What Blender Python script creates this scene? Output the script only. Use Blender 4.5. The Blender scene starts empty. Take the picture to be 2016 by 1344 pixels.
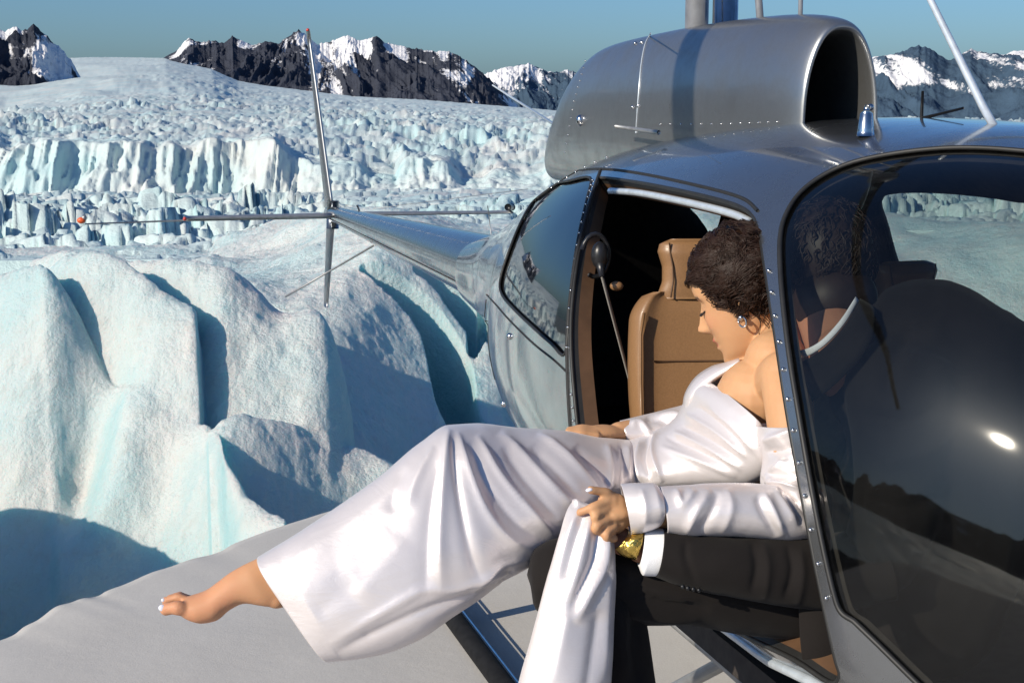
import bpy, math
import numpy as np
from mathutils import Vector
from mathutils.geometry import delaunay_2d_cdt

SC = bpy.context.scene
COL = SC.collection
R = math.radians

# ---------------------------------------------------------------- camera
EYE = 1.6
FPX = 2800.0                       # focal length in pixels of the 2016 px wide photo (50 mm lens)
PITCH = math.atan((672 - 200) / FPX)
cam_data = bpy.data.cameras.new('camera')
cam = bpy.data.objects.new('camera', cam_data)
COL.objects.link(cam)
cam_data.lens = 50.0
cam_data.sensor_width = 36.0
cam_data.clip_start = 0.05
cam_data.clip_end = 60000.0
cam.location = (0, 0, EYE)
cam.rotation_euler = (math.pi / 2 - PITCH, 0, 0)
SC.camera = cam

# ---------------------------------------------------------------- sky and sun
SUN_DIR = Vector((-0.71, -0.58, 0.465)).normalized()     # towards the sun: left of and behind the camera
world = bpy.data.worlds.new('World')
SC.world = world
world.use_nodes = True
wn = world.node_tree
wn.nodes.clear()
sky = wn.nodes.new('ShaderNodeTexSky')
sky.sky_type = 'NISHITA'
sky.sun_disc = False
sky.sun_elevation = math.asin(SUN_DIR.z)
sky.sun_rotation = math.atan2(SUN_DIR.x, SUN_DIR.y)
sky.altitude = 0
sky.air_density = 1.0
sky.dust_density = 1.15
sky.ozone_density = 4.5
tint = wn.nodes.new('ShaderNodeMix')
tint.data_type = 'RGBA'
tint.blend_type = 'MULTIPLY'
tint.inputs[0].default_value = 1.0
tint.inputs[7].default_value = (0.58, 0.79, 1.0, 1)
bg = wn.nodes.new('ShaderNodeBackground')
bg.inputs['Strength'].default_value = 0.095
wo = wn.nodes.new('ShaderNodeOutputWorld')
wn.links.new(sky.outputs[0], tint.inputs[6])
wn.links.new(tint.outputs[2], bg.inputs[0])
wn.links.new(bg.outputs[0], wo.inputs[0])

sun_data = bpy.data.lights.new('sun', 'SUN')
sun_data.energy = 4.1
sun_data.angle = R(0.53)
sun_data.color = (1.0, 0.90, 0.74)
sun = bpy.data.objects.new('sun', sun_data)
COL.objects.link(sun)
sun.rotation_euler = (-SUN_DIR).to_track_quat('-Z', 'Y').to_euler()

SC.view_settings.view_transform = 'Standard'
SC.view_settings.look = 'None'
SC.view_settings.exposure = 0.3
SC.view_settings.gamma = 1.0
SC.render.engine = 'CYCLES'
SC.cycles.max_bounces = 8
SC.cycles.transparent_max_bounces = 16
SC.cycles.caustics_reflective = False
SC.cycles.caustics_refractive = False

# ---------------------------------------------------------------- helpers
CP, SP = math.cos(PITCH), math.sin(PITCH)
FWD = np.array([0, CP, -SP]); UPV = np.array([0, SP, CP]); CAMP = np.array([0, 0, EYE])

def ray(px, py):
    return FWD + np.array([1.0, 0, 0]) * ((px - 1008) / FPX) + UPV * ((672 - py) / FPX)

def P(px, py, d):
    """point seen at a photo pixel, d metres in front of the camera"""
    return CAMP + ray(px, py) * d

def PX(pts):
    """world points -> photo pixels"""
    v = np.asarray(pts, float) - CAMP
    d = v @ FWD
    return np.stack([1008 + FPX * v[:, 0] / d, 672 - FPX * (v @ UPV) / d], 1)

def catmull(pts, n=8, closed=False):
    p = np.asarray(pts, float)
    m = len(p)
    out = []
    rng = range(m if closed else m - 1)
    for i in rng:
        if closed:
            p0, p1, p2, p3 = p[(i - 1) % m], p[i], p[(i + 1) % m], p[(i + 2) % m]
        else:
            p1, p2 = p[i], p[i + 1]
            p0 = p[i - 1] if i > 0 else 2 * p1 - p2
            p3 = p[i + 2] if i + 2 < m else 2 * p2 - p1
        for k in range(n):
            t = k / n
            out.append(0.5 * ((2 * p1) + (-p0 + p2) * t + (2 * p0 - 5 * p1 + 4 * p2 - p3) * t * t + (-p0 + 3 * p1 - 3 * p2 + p3) * t ** 3))
    if not closed:
        out.append(p[-1])
    return np.array(out)

def spl(xs, ys):
    """smooth (monotone cubic) interpolation of a table"""
    xs = np.asarray(xs, float); ys = np.asarray(ys, float)
    h = np.diff(xs); dl = np.diff(ys) / h
    m = np.zeros(len(xs))
    m[0], m[-1] = dl[0], dl[-1]
    for i in range(1, len(xs) - 1):
        m[i] = 0 if dl[i - 1] * dl[i] <= 0 else 2 * dl[i - 1] * dl[i] / (dl[i - 1] + dl[i])
    def f(x):
        x = np.asarray(x, float)
        xc = np.clip(x, xs[0], xs[-1])
        i = np.clip(np.searchsorted(xs, xc) - 1, 0, len(xs) - 2)
        t = (xc - xs[i]) / h[i]
        return ((1 + 2 * t) * (1 - t) ** 2 * ys[i] + t * (1 - t) ** 2 * h[i] * m[i]
                + t * t * (3 - 2 * t) * ys[i + 1] + t * t * (t - 1) * h[i] * m[i + 1])
    return f

def _hash(ix, iy, iz, seed):
    h = (ix.astype(np.int64) * 374761393 + iy.astype(np.int64) * 668265263 + iz.astype(np.int64) * 2147483647 + seed * 144665) & 0xffffffff
    h = ((h ^ (h >> 13)) * 1274126177) & 0xffffffff
    h = ((h ^ (h >> 16)) * 2246822519) & 0xffffffff
    return ((h ^ (h >> 15)) & 0xffffff) / float(0xffffff)

def vnoise(x, y, z=None, seed=0):
    x = np.asarray(x, float); y = np.asarray(y, float)
    if z is None:
        z = np.zeros_like(x)
    ix, iy, iz = np.floor(x), np.floor(y), np.floor(z)
    fx, fy, fz = x - ix, y - iy, z - iz
    ux, uy, uz = [f * f * f * (f * (f * 6 - 15) + 10) for f in (fx, fy, fz)]
    r = 0
    flat = not np.any(fz)
    for dz in ((0,) if flat else (0, 1)):
        wz = 1.0 if flat else (uz if dz else 1 - uz)
        for dy in (0, 1):
            wy = uy if dy else 1 - uy
            for dx in (0, 1):
                wx = ux if dx else 1 - ux
                r = r + wx * wy * wz * _hash(ix + dx, iy + dy, iz + dz, seed)
    return r * 2 - 1

def fbm(x, y, z=None, octv=4, seed=0, gain=0.5, ridged=False):
    a, s, t = 1.0, 0, 0
    for o in range(octv):
        f = 2.03 ** o
        n = vnoise(x * f + o * 17.3, y * f - o * 9.1, None if z is None else z * f + o * 5.7, seed + o)
        if ridged:
            n = 1 - 2 * np.abs(n)
        s = s + a * n; t += a; a *= gain
    return s / t

def worley(x, y, seed=0):
    """nearest / second distance and the nearest cell's random numbers and offset"""
    ix, iy = np.floor(x), np.floor(y)
    d1 = np.full(x.shape, 9.0); d2 = np.full(x.shape, 9.0)
    r1 = np.zeros(x.shape); r2 = np.zeros(x.shape); r3 = np.zeros(x.shape); ox = np.zeros(x.shape); oy = np.zeros(x.shape)
    for dy in (-1, 0, 1):
        for dx in (-1, 0, 1):
            cx, cy = ix + dx, iy + dy
            z0 = np.zeros_like(cx)
            vx = cx + 0.1 + 0.8 * _hash(cx, cy, z0, seed) - x
            vy = cy + 0.1 + 0.8 * _hash(cx, cy, z0, seed + 7) - y
            d = np.sqrt(vx * vx + vy * vy)
            n = d < d1
            d2 = np.where(n, d1, np.minimum(d2, d))
            d1 = np.where(n, d, d1)
            r1 = np.where(n, _hash(cx, cy, z0, seed + 11), r1)
            r2 = np.where(n, _hash(cx, cy, z0, seed + 12), r2)
            r3 = np.where(n, _hash(cx, cy, z0, seed + 13), r3)
            ox = np.where(n, -vx, ox); oy = np.where(n, -vy, oy)
    return d1, d2, r1, r2, r3, ox, oy

def mesh_obj(name, verts, faces, mat=None, parent=None, smooth=True, attrs=None, kind=None):
    me = bpy.data.meshes.new(name)
    verts = np.asarray(verts, np.float32)
    if isinstance(faces, np.ndarray) and faces.ndim == 2:
        n, k = faces.shape
        me.vertices.add(len(verts))
        me.vertices.foreach_set('co', verts.ravel())
        me.loops.add(n * k)
        me.loops.foreach_set('vertex_index', faces.astype(np.int32).ravel())
        me.polygons.add(n)
        me.polygons.foreach_set('loop_start', np.arange(0, n * k, k, dtype=np.int32))
        me.update(calc_edges=True)
        me.validate()
    else:
        me.from_pydata([tuple(map(float, v)) for v in verts], [], [tuple(int(i) for i in f) for f in faces])
    if smooth:
        me.polygons.foreach_set('use_smooth', np.ones(len(me.polygons), bool))
    if attrs:
        for k, v in attrs.items():
            a = me.attributes.new(k, 'FLOAT', 'POINT')
            a.data.foreach_set('value', np.asarray(v, np.float32))
    if mat:
        me.materials.append(mat)
    o = bpy.data.objects.new(name, me)
    COL.objects.link(o)
    if parent:
        o.parent = parent
        if parent.type == 'EMPTY':                     # meshes are written in world coordinates
            o.location = -parent.location
    if kind:
        o['kind'] = kind
    return o

def empty(name, loc, label=None, category=None):
    o = bpy.data.objects.new(name, None)
    COL.objects.link(o)
    o.location = tuple(loc)
    if label:
        o['label'] = label; o['category'] = category
    return o

def grid_faces(nu, nv, wrap_u=False, wrap_v=False):
    iu = np.arange(nu if wrap_u else nu - 1); iv = np.arange(nv if wrap_v else nv - 1)
    a, b = np.meshgrid(iu, iv, indexing='ij')
    a2, b2 = (a + 1) % nu, (b + 1) % nv
    return np.stack([a * nv + b, a2 * nv + b, a2 * nv + b2, a * nv + b2], -1).reshape(-1, 4)

def tube_mesh(path, rad, sides=10, cap=True, flat=1.0):
    """verts, faces of a tube along a path; rad may be a list"""
    p = np.asarray(path, float)
    n = len(p)
    r = np.broadcast_to(np.asarray(rad, float), (n,))
    t = np.gradient(p, axis=0)
    t /= np.linalg.norm(t, axis=1)[:, None] + 1e-12
    ref = np.array([0, 0, 1.0]) if abs(t[0][2]) < 0.9 else np.array([1.0, 0, 0])
    u = np.cross(ref, t[0]); u /= np.linalg.norm(u)
    V = []
    ca = np.cos(2 * np.pi * np.arange(sides) / sides)[:, None]; sa = np.sin(2 * np.pi * np.arange(sides) / sides)[:, None]
    for i in range(n):
        u = u - t[i] * (u @ t[i]); u /= np.linalg.norm(u) + 1e-12
        w = np.array([t[i][1] * u[2] - t[i][2] * u[1], t[i][2] * u[0] - t[i][0] * u[2], t[i][0] * u[1] - t[i][1] * u[0]])
        V.extend(p[i] + r[i] * (ca * u + flat * sa * w))
    F = [tuple(f) for f in grid_faces(n, sides, wrap_v=True)]
    if cap:
        F.append(tuple(range(sides - 1, -1, -1)))
        F.append(tuple((n - 1) * sides + k for k in range(sides)))
    return V, F

def tube(name, path, rad, mat, parent=None, sides=10, flat=1.0, kind=None):
    V, F = tube_mesh(path, rad, sides, True, flat)
    return mesh_obj(name, V, F, mat, parent, kind=kind)

class MB:
    def __init__(self):
        self.V = []; self.F = []
    def add(self, V, F):
        n = len(self.V)
        self.V += [np.asarray(v, float) for v in V]
        self.F += [tuple(int(i) + n for i in f) for f in F]
        return self
    def box(self, c, ax, ay, az):
        """box from its centre and three half-axis vectors"""
        c, ax, ay, az = [np.asarray(q, float) for q in (c, ax, ay, az)]
        V = [c + sx * ax + sy * ay + sz * az for sz in (-1, 1) for sy in (-1, 1) for sx in (-1, 1)]
        return self.add(V, [(0, 2, 3, 1), (4, 5, 7, 6), (0, 1, 5, 4), (2, 6, 7, 3), (0, 4, 6, 2), (1, 3, 7, 5)])
    def tube(self, path, rad, sides=10, flat=1.0):
        return self.add(*tube_mesh(path, rad, sides, True, flat))
    def ball(self, c, r, nu=12, nv=8):
        c = np.asarray(c, float); r = np.broadcast_to(np.asarray(r, float), (3,))
        V = []
        for j in range(nv + 1):
            th = math.pi * j / nv
            for i in range(nu):
                a = 2 * math.pi * i / nu
                V.append(c + r * np.array([math.sin(th) * math.cos(a), math.sin(th) * math.sin(a), math.cos(th)]))
        return self.add(V, [tuple(f) for f in grid_faces(nv + 1, nu, wrap_v=True)])
    def build(self, name, mat, parent=None, smooth=True, kind=None, bevel=0):
        o = mesh_obj(name, self.V, self.F, mat, parent, smooth, kind=kind)
        if bevel:
            b = o.modifiers.new('bevel', 'BEVEL'); b.width = bevel; b.segments = 2; b.limit_method = 'ANGLE'
        return o

def fuse(mb, voxel, smooth_iter=4, factor=0.5):
    """one continuous surface out of overlapping shapes -> verts, faces (numpy)"""
    o = mb.build('tmp', None)
    m = o.modifiers.new('r', 'REMESH'); m.mode = 'VOXEL'; m.voxel_size = voxel
    if smooth_iter:
        s = o.modifiers.new('s', 'SMOOTH'); s.iterations = smooth_iter; s.factor = factor
    dg = bpy.context.evaluated_depsgraph_get()
    dg.update()
    ev = o.evaluated_get(dg)
    me = ev.to_mesh()
    V = np.empty(len(me.vertices) * 3, np.float32); me.vertices.foreach_get('co', V)
    nl = len(me.loops); L = np.empty(nl, np.int32); me.loops.foreach_get('vertex_index', L)
    F = L.reshape(-1, 4).copy() if nl == 4 * len(me.polygons) else [tuple(p.vertices) for p in me.polygons]
    ev.to_mesh_clear()
    mesh = o.data
    bpy.data.objects.remove(o); bpy.data.meshes.remove(mesh)
    return V.reshape(-1, 3).astype(float), F

def normals(V, F):
    F = np.asarray(F)
    a = V[F[:, 2]] - V[F[:, 0]]; b = V[F[:, -1]] - V[F[:, 1]]
    fn = np.cross(a, b)
    N = np.zeros_like(V)
    for k in range(F.shape[1]):
        np.add.at(N, F[:, k], fn)
    return N / (np.linalg.norm(N, axis=1)[:, None] + 1e-15)

# ---------------------------------------------------------------- materials
def new_mat(name):
    m = bpy.data.materials.new(name)
    m.use_nodes = True
    return m, m.node_tree, m.node_tree.nodes['Principled BSDF']

def N(nt, t, **kw):
    n = nt.nodes.new(t)
    for k, v in kw.items():
        if k in n.inputs:
            n.inputs[k].default_value = v
        else:
            setattr(n, k, v)
    return n

def rampn(nt, stops, src=None):
    r = nt.nodes.new('ShaderNodeValToRGB')
    e = r.color_ramp.elements
    while len(e) < len(stops):
        e.new(0.5)
    for el, (p, c) in zip(e, stops):
        el.position = p
        el.color = (c[0], c[1], c[2], 1) if not np.isscalar(c) else (c, c, c, 1)
    if src is not None:
        nt.links.new(src, r.inputs[0])
    return r

def mixc(nt, fac, a, b, mode='MIX'):
    m = nt.nodes.new('ShaderNodeMix'); m.data_type = 'RGBA'; m.blend_type = mode
    for idx, v in ((0, fac), (6, a), (7, b)):
        if hasattr(v, 'is_output'):
            nt.links.new(v, m.inputs[idx])
        else:
            m.inputs[idx].default_value = v if idx == 0 else (v[0], v[1], v[2], 1)
    return m.outputs[2]

def bump(nt, bsdf, height, strength=0.3, dist=0.01, prev=None):
    b = nt.nodes.new('ShaderNodeBump')
    b.inputs['Strength'].default_value = strength
    b.inputs['Distance'].default_value = dist
    nt.links.new(height, b.inputs['Height'])
    if prev is not None:
        nt.links.new(prev, b.inputs['Normal'])
    nt.links.new(b.outputs[0], bsdf.inputs['Normal'])
    return b.outputs[0]

def simple(name, color, rough=0.5, metal=0.0, coat=0.0, var=0.12, scale=30.0, bmp=0.0, bdist=0.002, **kw):
    m, nt, b = new_mat(name)
    b.inputs['Roughness'].default_value = rough
    b.inputs['Metallic'].default_value = metal
    b.inputs['Coat Weight'].default_value = coat
    for k, v in kw.items():
        b.inputs[k].default_value = v
    tc = N(nt, 'ShaderNodeTexCoord')
    nz = N(nt, 'ShaderNodeTexNoise', Scale=scale, Detail=5.0)
    nt.links.new(tc.outputs['Object'], nz.inputs['Vector'])
    lo = [c * (1 - var) for c in color]; hi = [min(1, c * (1 + var)) for c in color]
    r = rampn(nt, [(0.3, lo), (0.7, hi)], nz.outputs['Fac'])
    nt.links.new(r.outputs[0], b.inputs['Base Color'])
    if bmp:
        bump(nt, b, nz.outputs['Fac'], bmp, bdist)
    return m
# ================================================================ ground, glacier, mountains
def ice_material(name, fine=6.0, dirt=0.25, bstr=0.35, bdist=0.05, sss=0.0):
    m, nt, b = new_mat(name)
    geo = N(nt, 'ShaderNodeNewGeometry')
    at = N(nt, 'ShaderNodeAttribute', attribute_name='blue')
    dt = N(nt, 'ShaderNodeAttribute', attribute_name='dirt')
    n1 = N(nt, 'ShaderNodeTexNoise', Scale=fine, Detail=9.0, Roughness=0.62)
    n2 = N(nt, 'ShaderNodeTexNoise', Scale=fine * 0.13, Detail=5.0)
    n3 = N(nt, 'ShaderNodeTexNoise', Scale=fine * 4.5, Detail=6.0, Roughness=0.7)
    for n in (n1, n2, n3):
        nt.links.new(geo.outputs['Position'], n.inputs['Vector'])
    white = mixc(nt, rampn(nt, [(0.35, 0.0), (0.68, 1.0)], n2.outputs['Fac']).outputs[0], (0.50, 0.645, 0.655), (0.675, 0.69, 0.665))
    warm = mixc(nt, rampn(nt, [(0.5, 0.0), (0.8, dirt)], n1.outputs['Fac']).outputs[0], white, (0.52, 0.49, 0.44))
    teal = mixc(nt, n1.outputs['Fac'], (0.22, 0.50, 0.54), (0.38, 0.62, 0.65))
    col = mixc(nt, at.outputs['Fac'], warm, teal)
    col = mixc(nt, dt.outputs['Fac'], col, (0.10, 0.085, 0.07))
    nt.links.new(col, b.inputs['Base Color'])
    b.inputs['Roughness'].default_value = 0.62
    if sss:
        b.inputs['Subsurface Weight'].default_value = sss
        b.inputs['Subsurface Radius'].default_value = (0.10, 0.55, 0.65)
        b.inputs['Subsurface Scale'].default_value = 0.9
    b.inputs['Specular IOR Level'].default_value = 0.35
    add = N(nt, 'ShaderNodeMath', operation='MULTIPLY_ADD')
    nt.links.new(n3.outputs['Fac'], add.inputs[0]); add.inputs[1].default_value = 0.45
    nt.links.new(n1.outputs['Fac'], add.inputs[2])
    bump(nt, b, add.outputs[0], bstr, bdist)
    return m

M_ICE_NEAR = ice_material('ice_near', 6.0, 0.45, 0.85, 0.07, 0.25)
M_ICE_FAR = ice_material('ice_far', 0.5, 0.25, 0.4, 0.5)

def kof(px):                      # column ratio X / Y of a pixel on the horizon
    return (px - 1008) / FPX * CP

def world_yz(px, py, Y):
    r = ray(px, py)
    t = Y / r[1]
    return r[0] * t, Y, EYE + r[2] * t

def layer(pts, front, back, e=0.5, sub=6, drop0=4.0, drop1=4.0):
    """a ridge of ice: crest points (pixel x, pixel y, distance), slope towards and away from the camera"""
    c = catmull(pts, sub)
    w = np.array([world_yz(*q) for q in c])
    k = w[:, 0] / w[:, 1]
    o = np.argsort(k)
    k, yc, zc = k[o], w[o, 1], w[o, 2]
    def h(K, Y):
        y0 = np.interp(K, k, yc); z0 = np.interp(K, k, zc)
        z0 = z0 - drop0 * np.maximum(0, k[0] - K) * 12 - drop1 * np.maximum(0, K - k[-1]) * 12
        d = y0 - Y
        s = np.where(d > 0, front, back)
        return z0 - s * (np.sqrt(d * d + e * e) - e)
    return h

def smax(a, b, k=0.12):
    h = np.clip(0.5 + 0.5 * (a - b) / k, 0, 1)
    return b + (a - b) * h + k * h * (1 - h)

SHELF_Z = 0.0
# ---- near ice: separate swells with crevasses between them
LAY = [
    layer([(-420, 500, 13.5), (-150, 530, 13), (0, 545, 12.6), (60, 552, 12.4), (95, 566, 12.2), (170, 650, 11.9), (250, 742, 11.5), (330, 786, 11.2),
           (400, 816, 10.9), (432, 850, 10.6), (447, 915, 10.2), (490, 975, 9.8), (560, 1010, 9.5)], 1.05, 3.2, 0.25, drop1=2),
    layer([(40, 575, 13.0), (95, 535, 12.9), (130, 505, 12.9), (200, 526, 12.6), (290, 562, 12.2), (350, 583, 12.0), (384, 604, 11.9), (391, 650, 11.85),
           (402, 720, 11.8), (416, 810, 11.7)], 1.0, 3.5, 0.2, drop0=2, drop1=8),
    layer([(60, 520, 14.4), (130, 500, 14.1), (250, 514, 13.4), (400, 524, 12.7), (480, 540, 12.6), (560, 572, 12.5), (630, 606, 12.35), (664, 680, 12.2),
           (688, 780, 12.05), (698, 868, 11.9)], 0.95, 3.2, 0.3, drop0=1.5, drop1=6),
    layer([(408, 850, 10.7), (428, 818, 10.8), (470, 811, 10.9), (520, 818, 11.0), (560, 830, 11.1), (640, 855, 11.3), (700, 872, 11.4), (745, 893, 11.4),
           (790, 925, 11.3), (850, 960, 11.1), (1000, 980, 11)], 0.95, 3.0, 0.2, drop0=10, drop1=2),
    # the block left of the picture whose shadow falls into it
    layer([(-700, 800, 9.4), (-400, 830, 9.3), (-250, 880, 9.1), (-160, 930, 9.0), (-100, 990, 8.9), (-60, 1060, 8.8)], 1.3, 2.5, 0.25, drop1=12),
]
E_near = layer([(420, 560, 15.2), (560, 520, 15.5), (650, 500, 15.8), (720, 486, 16.4), (830, 474, 17.5), (960, 470, 18.5), (1300, 470, 20), (3000, 480, 20)], 0.55, 0.05, 0.8, drop0=1.0)

CREV = [  # crevasses: pixel path, half width (m), depth (m)
    ([(718, 497), (760, 525), (800, 560), (845, 612), (880, 680), (893, 750), (905, 800), (930, 850), (960, 930)], [0.05, 0.14, 0.17, 0.2, 0.22, 0.2, 0.2, 0.2, 0.15], 1.1),
    ([(825, 535), (865, 560), (900, 595), (930, 630), (955, 655), (1010, 700)], [0.05, 0.15, 0.2, 0.2, 0.2, 0.2], 1.0),
    ([(950, 610), (940, 660), (930, 690)], [0.05, 0.10, 0.05], 0.5),
    ([(505, 558), (520, 572), (528, 585)], [0.06, 0.12, 0.05], 0.9),
    ([(420, 620), (424, 660), (437, 690), (425, 730)], [0.04, 0.12, 0.11, 0.05], 0.8),
]

def near_height(K, Y):
    X = K * Y
    z = np.full(K.shape, -3.6)
    for h in LAY:
        z = smax(h(K, Y), z, 0.05)
    z = smax(-1.08 + 0.16 * fbm(X * 0.35, Y * 0.35, seed=6, octv=4) - 3.0 * np.clip((15.4 - Y) / 1.0, 0, 1) - 4 * np.clip((1008 + K / CP * FPX - 470) / 120, 0, 1), z, 0.12)
    e = E_near(K, Y)
    e = e + 0.35 * fbm(X * 0.28, Y * 0.16, seed=5, octv=3)
    # soft terraces that run away to the right
    e = e + 0.22 * np.sin((X * 0.9 + Y * 0.33) * 1.5 + fbm(X * 0.2, Y * 0.2, seed=8) * 2.0)
    blue = np.zeros(K.shape)
    for path, hw, dep in CREV:
        c = catmull([world_yz(px, py, 1)[:0] + tuple(_on_e(px, py)) for px, py in path], 6)
        w = np.interp(np.linspace(0, 1, len(c)), np.linspace(0, 1, len(hw)), hw)
        best = np.full(K.shape, 9.0)
        for i in range(len(c) - 1):
            a, b2 = c[i, :2], c[i + 1, :2]
            ab = b2 - a
            t = np.clip(((X - a[0]) * ab[0] + (Y - a[1]) * ab[1]) / (ab @ ab + 1e-9), 0, 1)
            d = np.sqrt((X - a[0] - t * ab[0]) ** 2 + (Y - a[1] - t * ab[1]) ** 2)
            best = np.minimum(best, d / (w[i] * (1 - t) + w[i + 1] * t))
        cut = np.clip(1.25 - best, 0, 1)
        cut = np.minimum(1, cut * 2.2)
        e = e - dep * cut
        z = np.where(z > e + dep * cut, z - (dep * 0.5) * cut * (dep < 1), z)
        blue = np.maximum(blue, np.clip((1.5 - best) * 1.6, 0, 1))
    blue = np.where(e > z - 0.1, blue, 0)
    z = smax(e, z, 0.06)
    # hollows and swellings on the big faces
    for px, py, Yb, rx, rz, amp in BLOBS:
        bx, by, bz = world_yz(px, py, Yb)
        z = z + amp * np.exp(-((X - bx) / rx) ** 2 - ((Y - by) / rz) ** 2)
    z = z + 0.06 * fbm(X * 0.9, Y * 0.9, seed=21, octv=5) + 0.038 * fbm(X * 4, Y * 4, seed=31, octv=5, gain=0.62)
    # scalloped melt hollows
    d1 = worley(X * 2.6 + 0.3 * vnoise(X * 3, Y * 3, seed=36), Y * 2.0, 33)[0]
    z = z + 0.035 * np.minimum(d1, 0.7) ** 2
    # vertical runnels on steep fronts
    z = z + 0.03 * fbm(X * 2.2, Y * 0.6, seed=41, octv=3) 
    return z, blue

def _on_e(px, py):
    r = ray(px, py)
    lo, hi = 9.0, 60.0
    for _ in range(40):
        t = 0.5 * (lo + hi)
        y = r[1] * t; k = np.array([r[0] / r[1]])
        if EYE + r[2] * t > E_near(k, np.array([y]))[0]:
            lo = t
        else:
            hi = t
    return r[0] * t, r[1] * t, EYE + r[2] * t

BLOBS = [(70, 1110, 9.5, 0.85, 0.32, -1.3), (190, 1120, 9.4, 0.35, 0.2, -0.5), (150, 720, 11.2, 0.30, 0.6, -0.45), (150, 820, 10.9, 0.30, 0.5, -0.16), (60, 640, 11.9, 0.5, 0.7, 0.15), (320, 840, 10.7, 0.35, 0.45, -0.20),
         (230, 780, 10.9, 0.25, 0.5, 0.16), (560, 700, 12.6, 0.3, 0.5, -0.2), (250, 620, 12.5, 0.5, 0.4, 0.12)]

def polar_grid(k0, k1, nk, ys):
    kk = np.linspace(k0, k1, nk)
    return np.meshgrid(kk, ys, indexing='ij')

def slope_blue(V, F, lo=0.35, hi=0.0):
    n = normals(V, F)
    return np.clip((lo - np.abs(n[:, 2])) / (lo - hi), 0, 1), n

def build_near():
    ys = np.concatenate([np.linspace(5.0, 9.2, 24)[:-1], np.linspace(9.2, 17.2, 330)[:-1], np.geomspace(17.2, 26, 90)])
    kk = np.concatenate([np.linspace(kof(-700), kof(-60), 90)[:-1], np.linspace(kof(-60), kof(1060), 520)[:-1], np.linspace(kof(1060), kof(2900), 110)])
    K, Y = np.meshgrid(kk, ys, indexing='ij')
    Z, blue = near_height(K, Y)
    # run under the shelf on the near side
    Z = np.where(Y < 9.2, np.maximum(Z, -3.4), Z)
    V = np.stack([K * Y, Y, Z], -1).reshape(-1, 3)
    F = grid_faces(K.shape[0], K.shape[1])
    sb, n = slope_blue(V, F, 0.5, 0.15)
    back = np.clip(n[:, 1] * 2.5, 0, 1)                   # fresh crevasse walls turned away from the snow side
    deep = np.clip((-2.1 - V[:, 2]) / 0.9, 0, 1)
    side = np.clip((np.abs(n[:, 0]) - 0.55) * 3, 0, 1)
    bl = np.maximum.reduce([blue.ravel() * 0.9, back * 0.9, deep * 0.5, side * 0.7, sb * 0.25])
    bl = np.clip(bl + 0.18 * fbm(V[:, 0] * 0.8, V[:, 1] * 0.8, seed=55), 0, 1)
    dirt = np.clip((-2.35 - V[:, 2]) * 1.3 + 0.5 * fbm(V[:, 0] * 1.6, V[:, 1] * 1.6, seed=61) - 0.4, 0, 0.85) * np.clip((-2.3 - V[:, 0]) / 0.5, 0, 1) * (V[:, 1] < 10.5)  # brown debris and the crevice's shade, painted darker with depth
    mesh_obj('glacier_near', V, F, M_ICE_NEAR, attrs={'blue': bl, 'dirt': dirt}, kind='structure')

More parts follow.
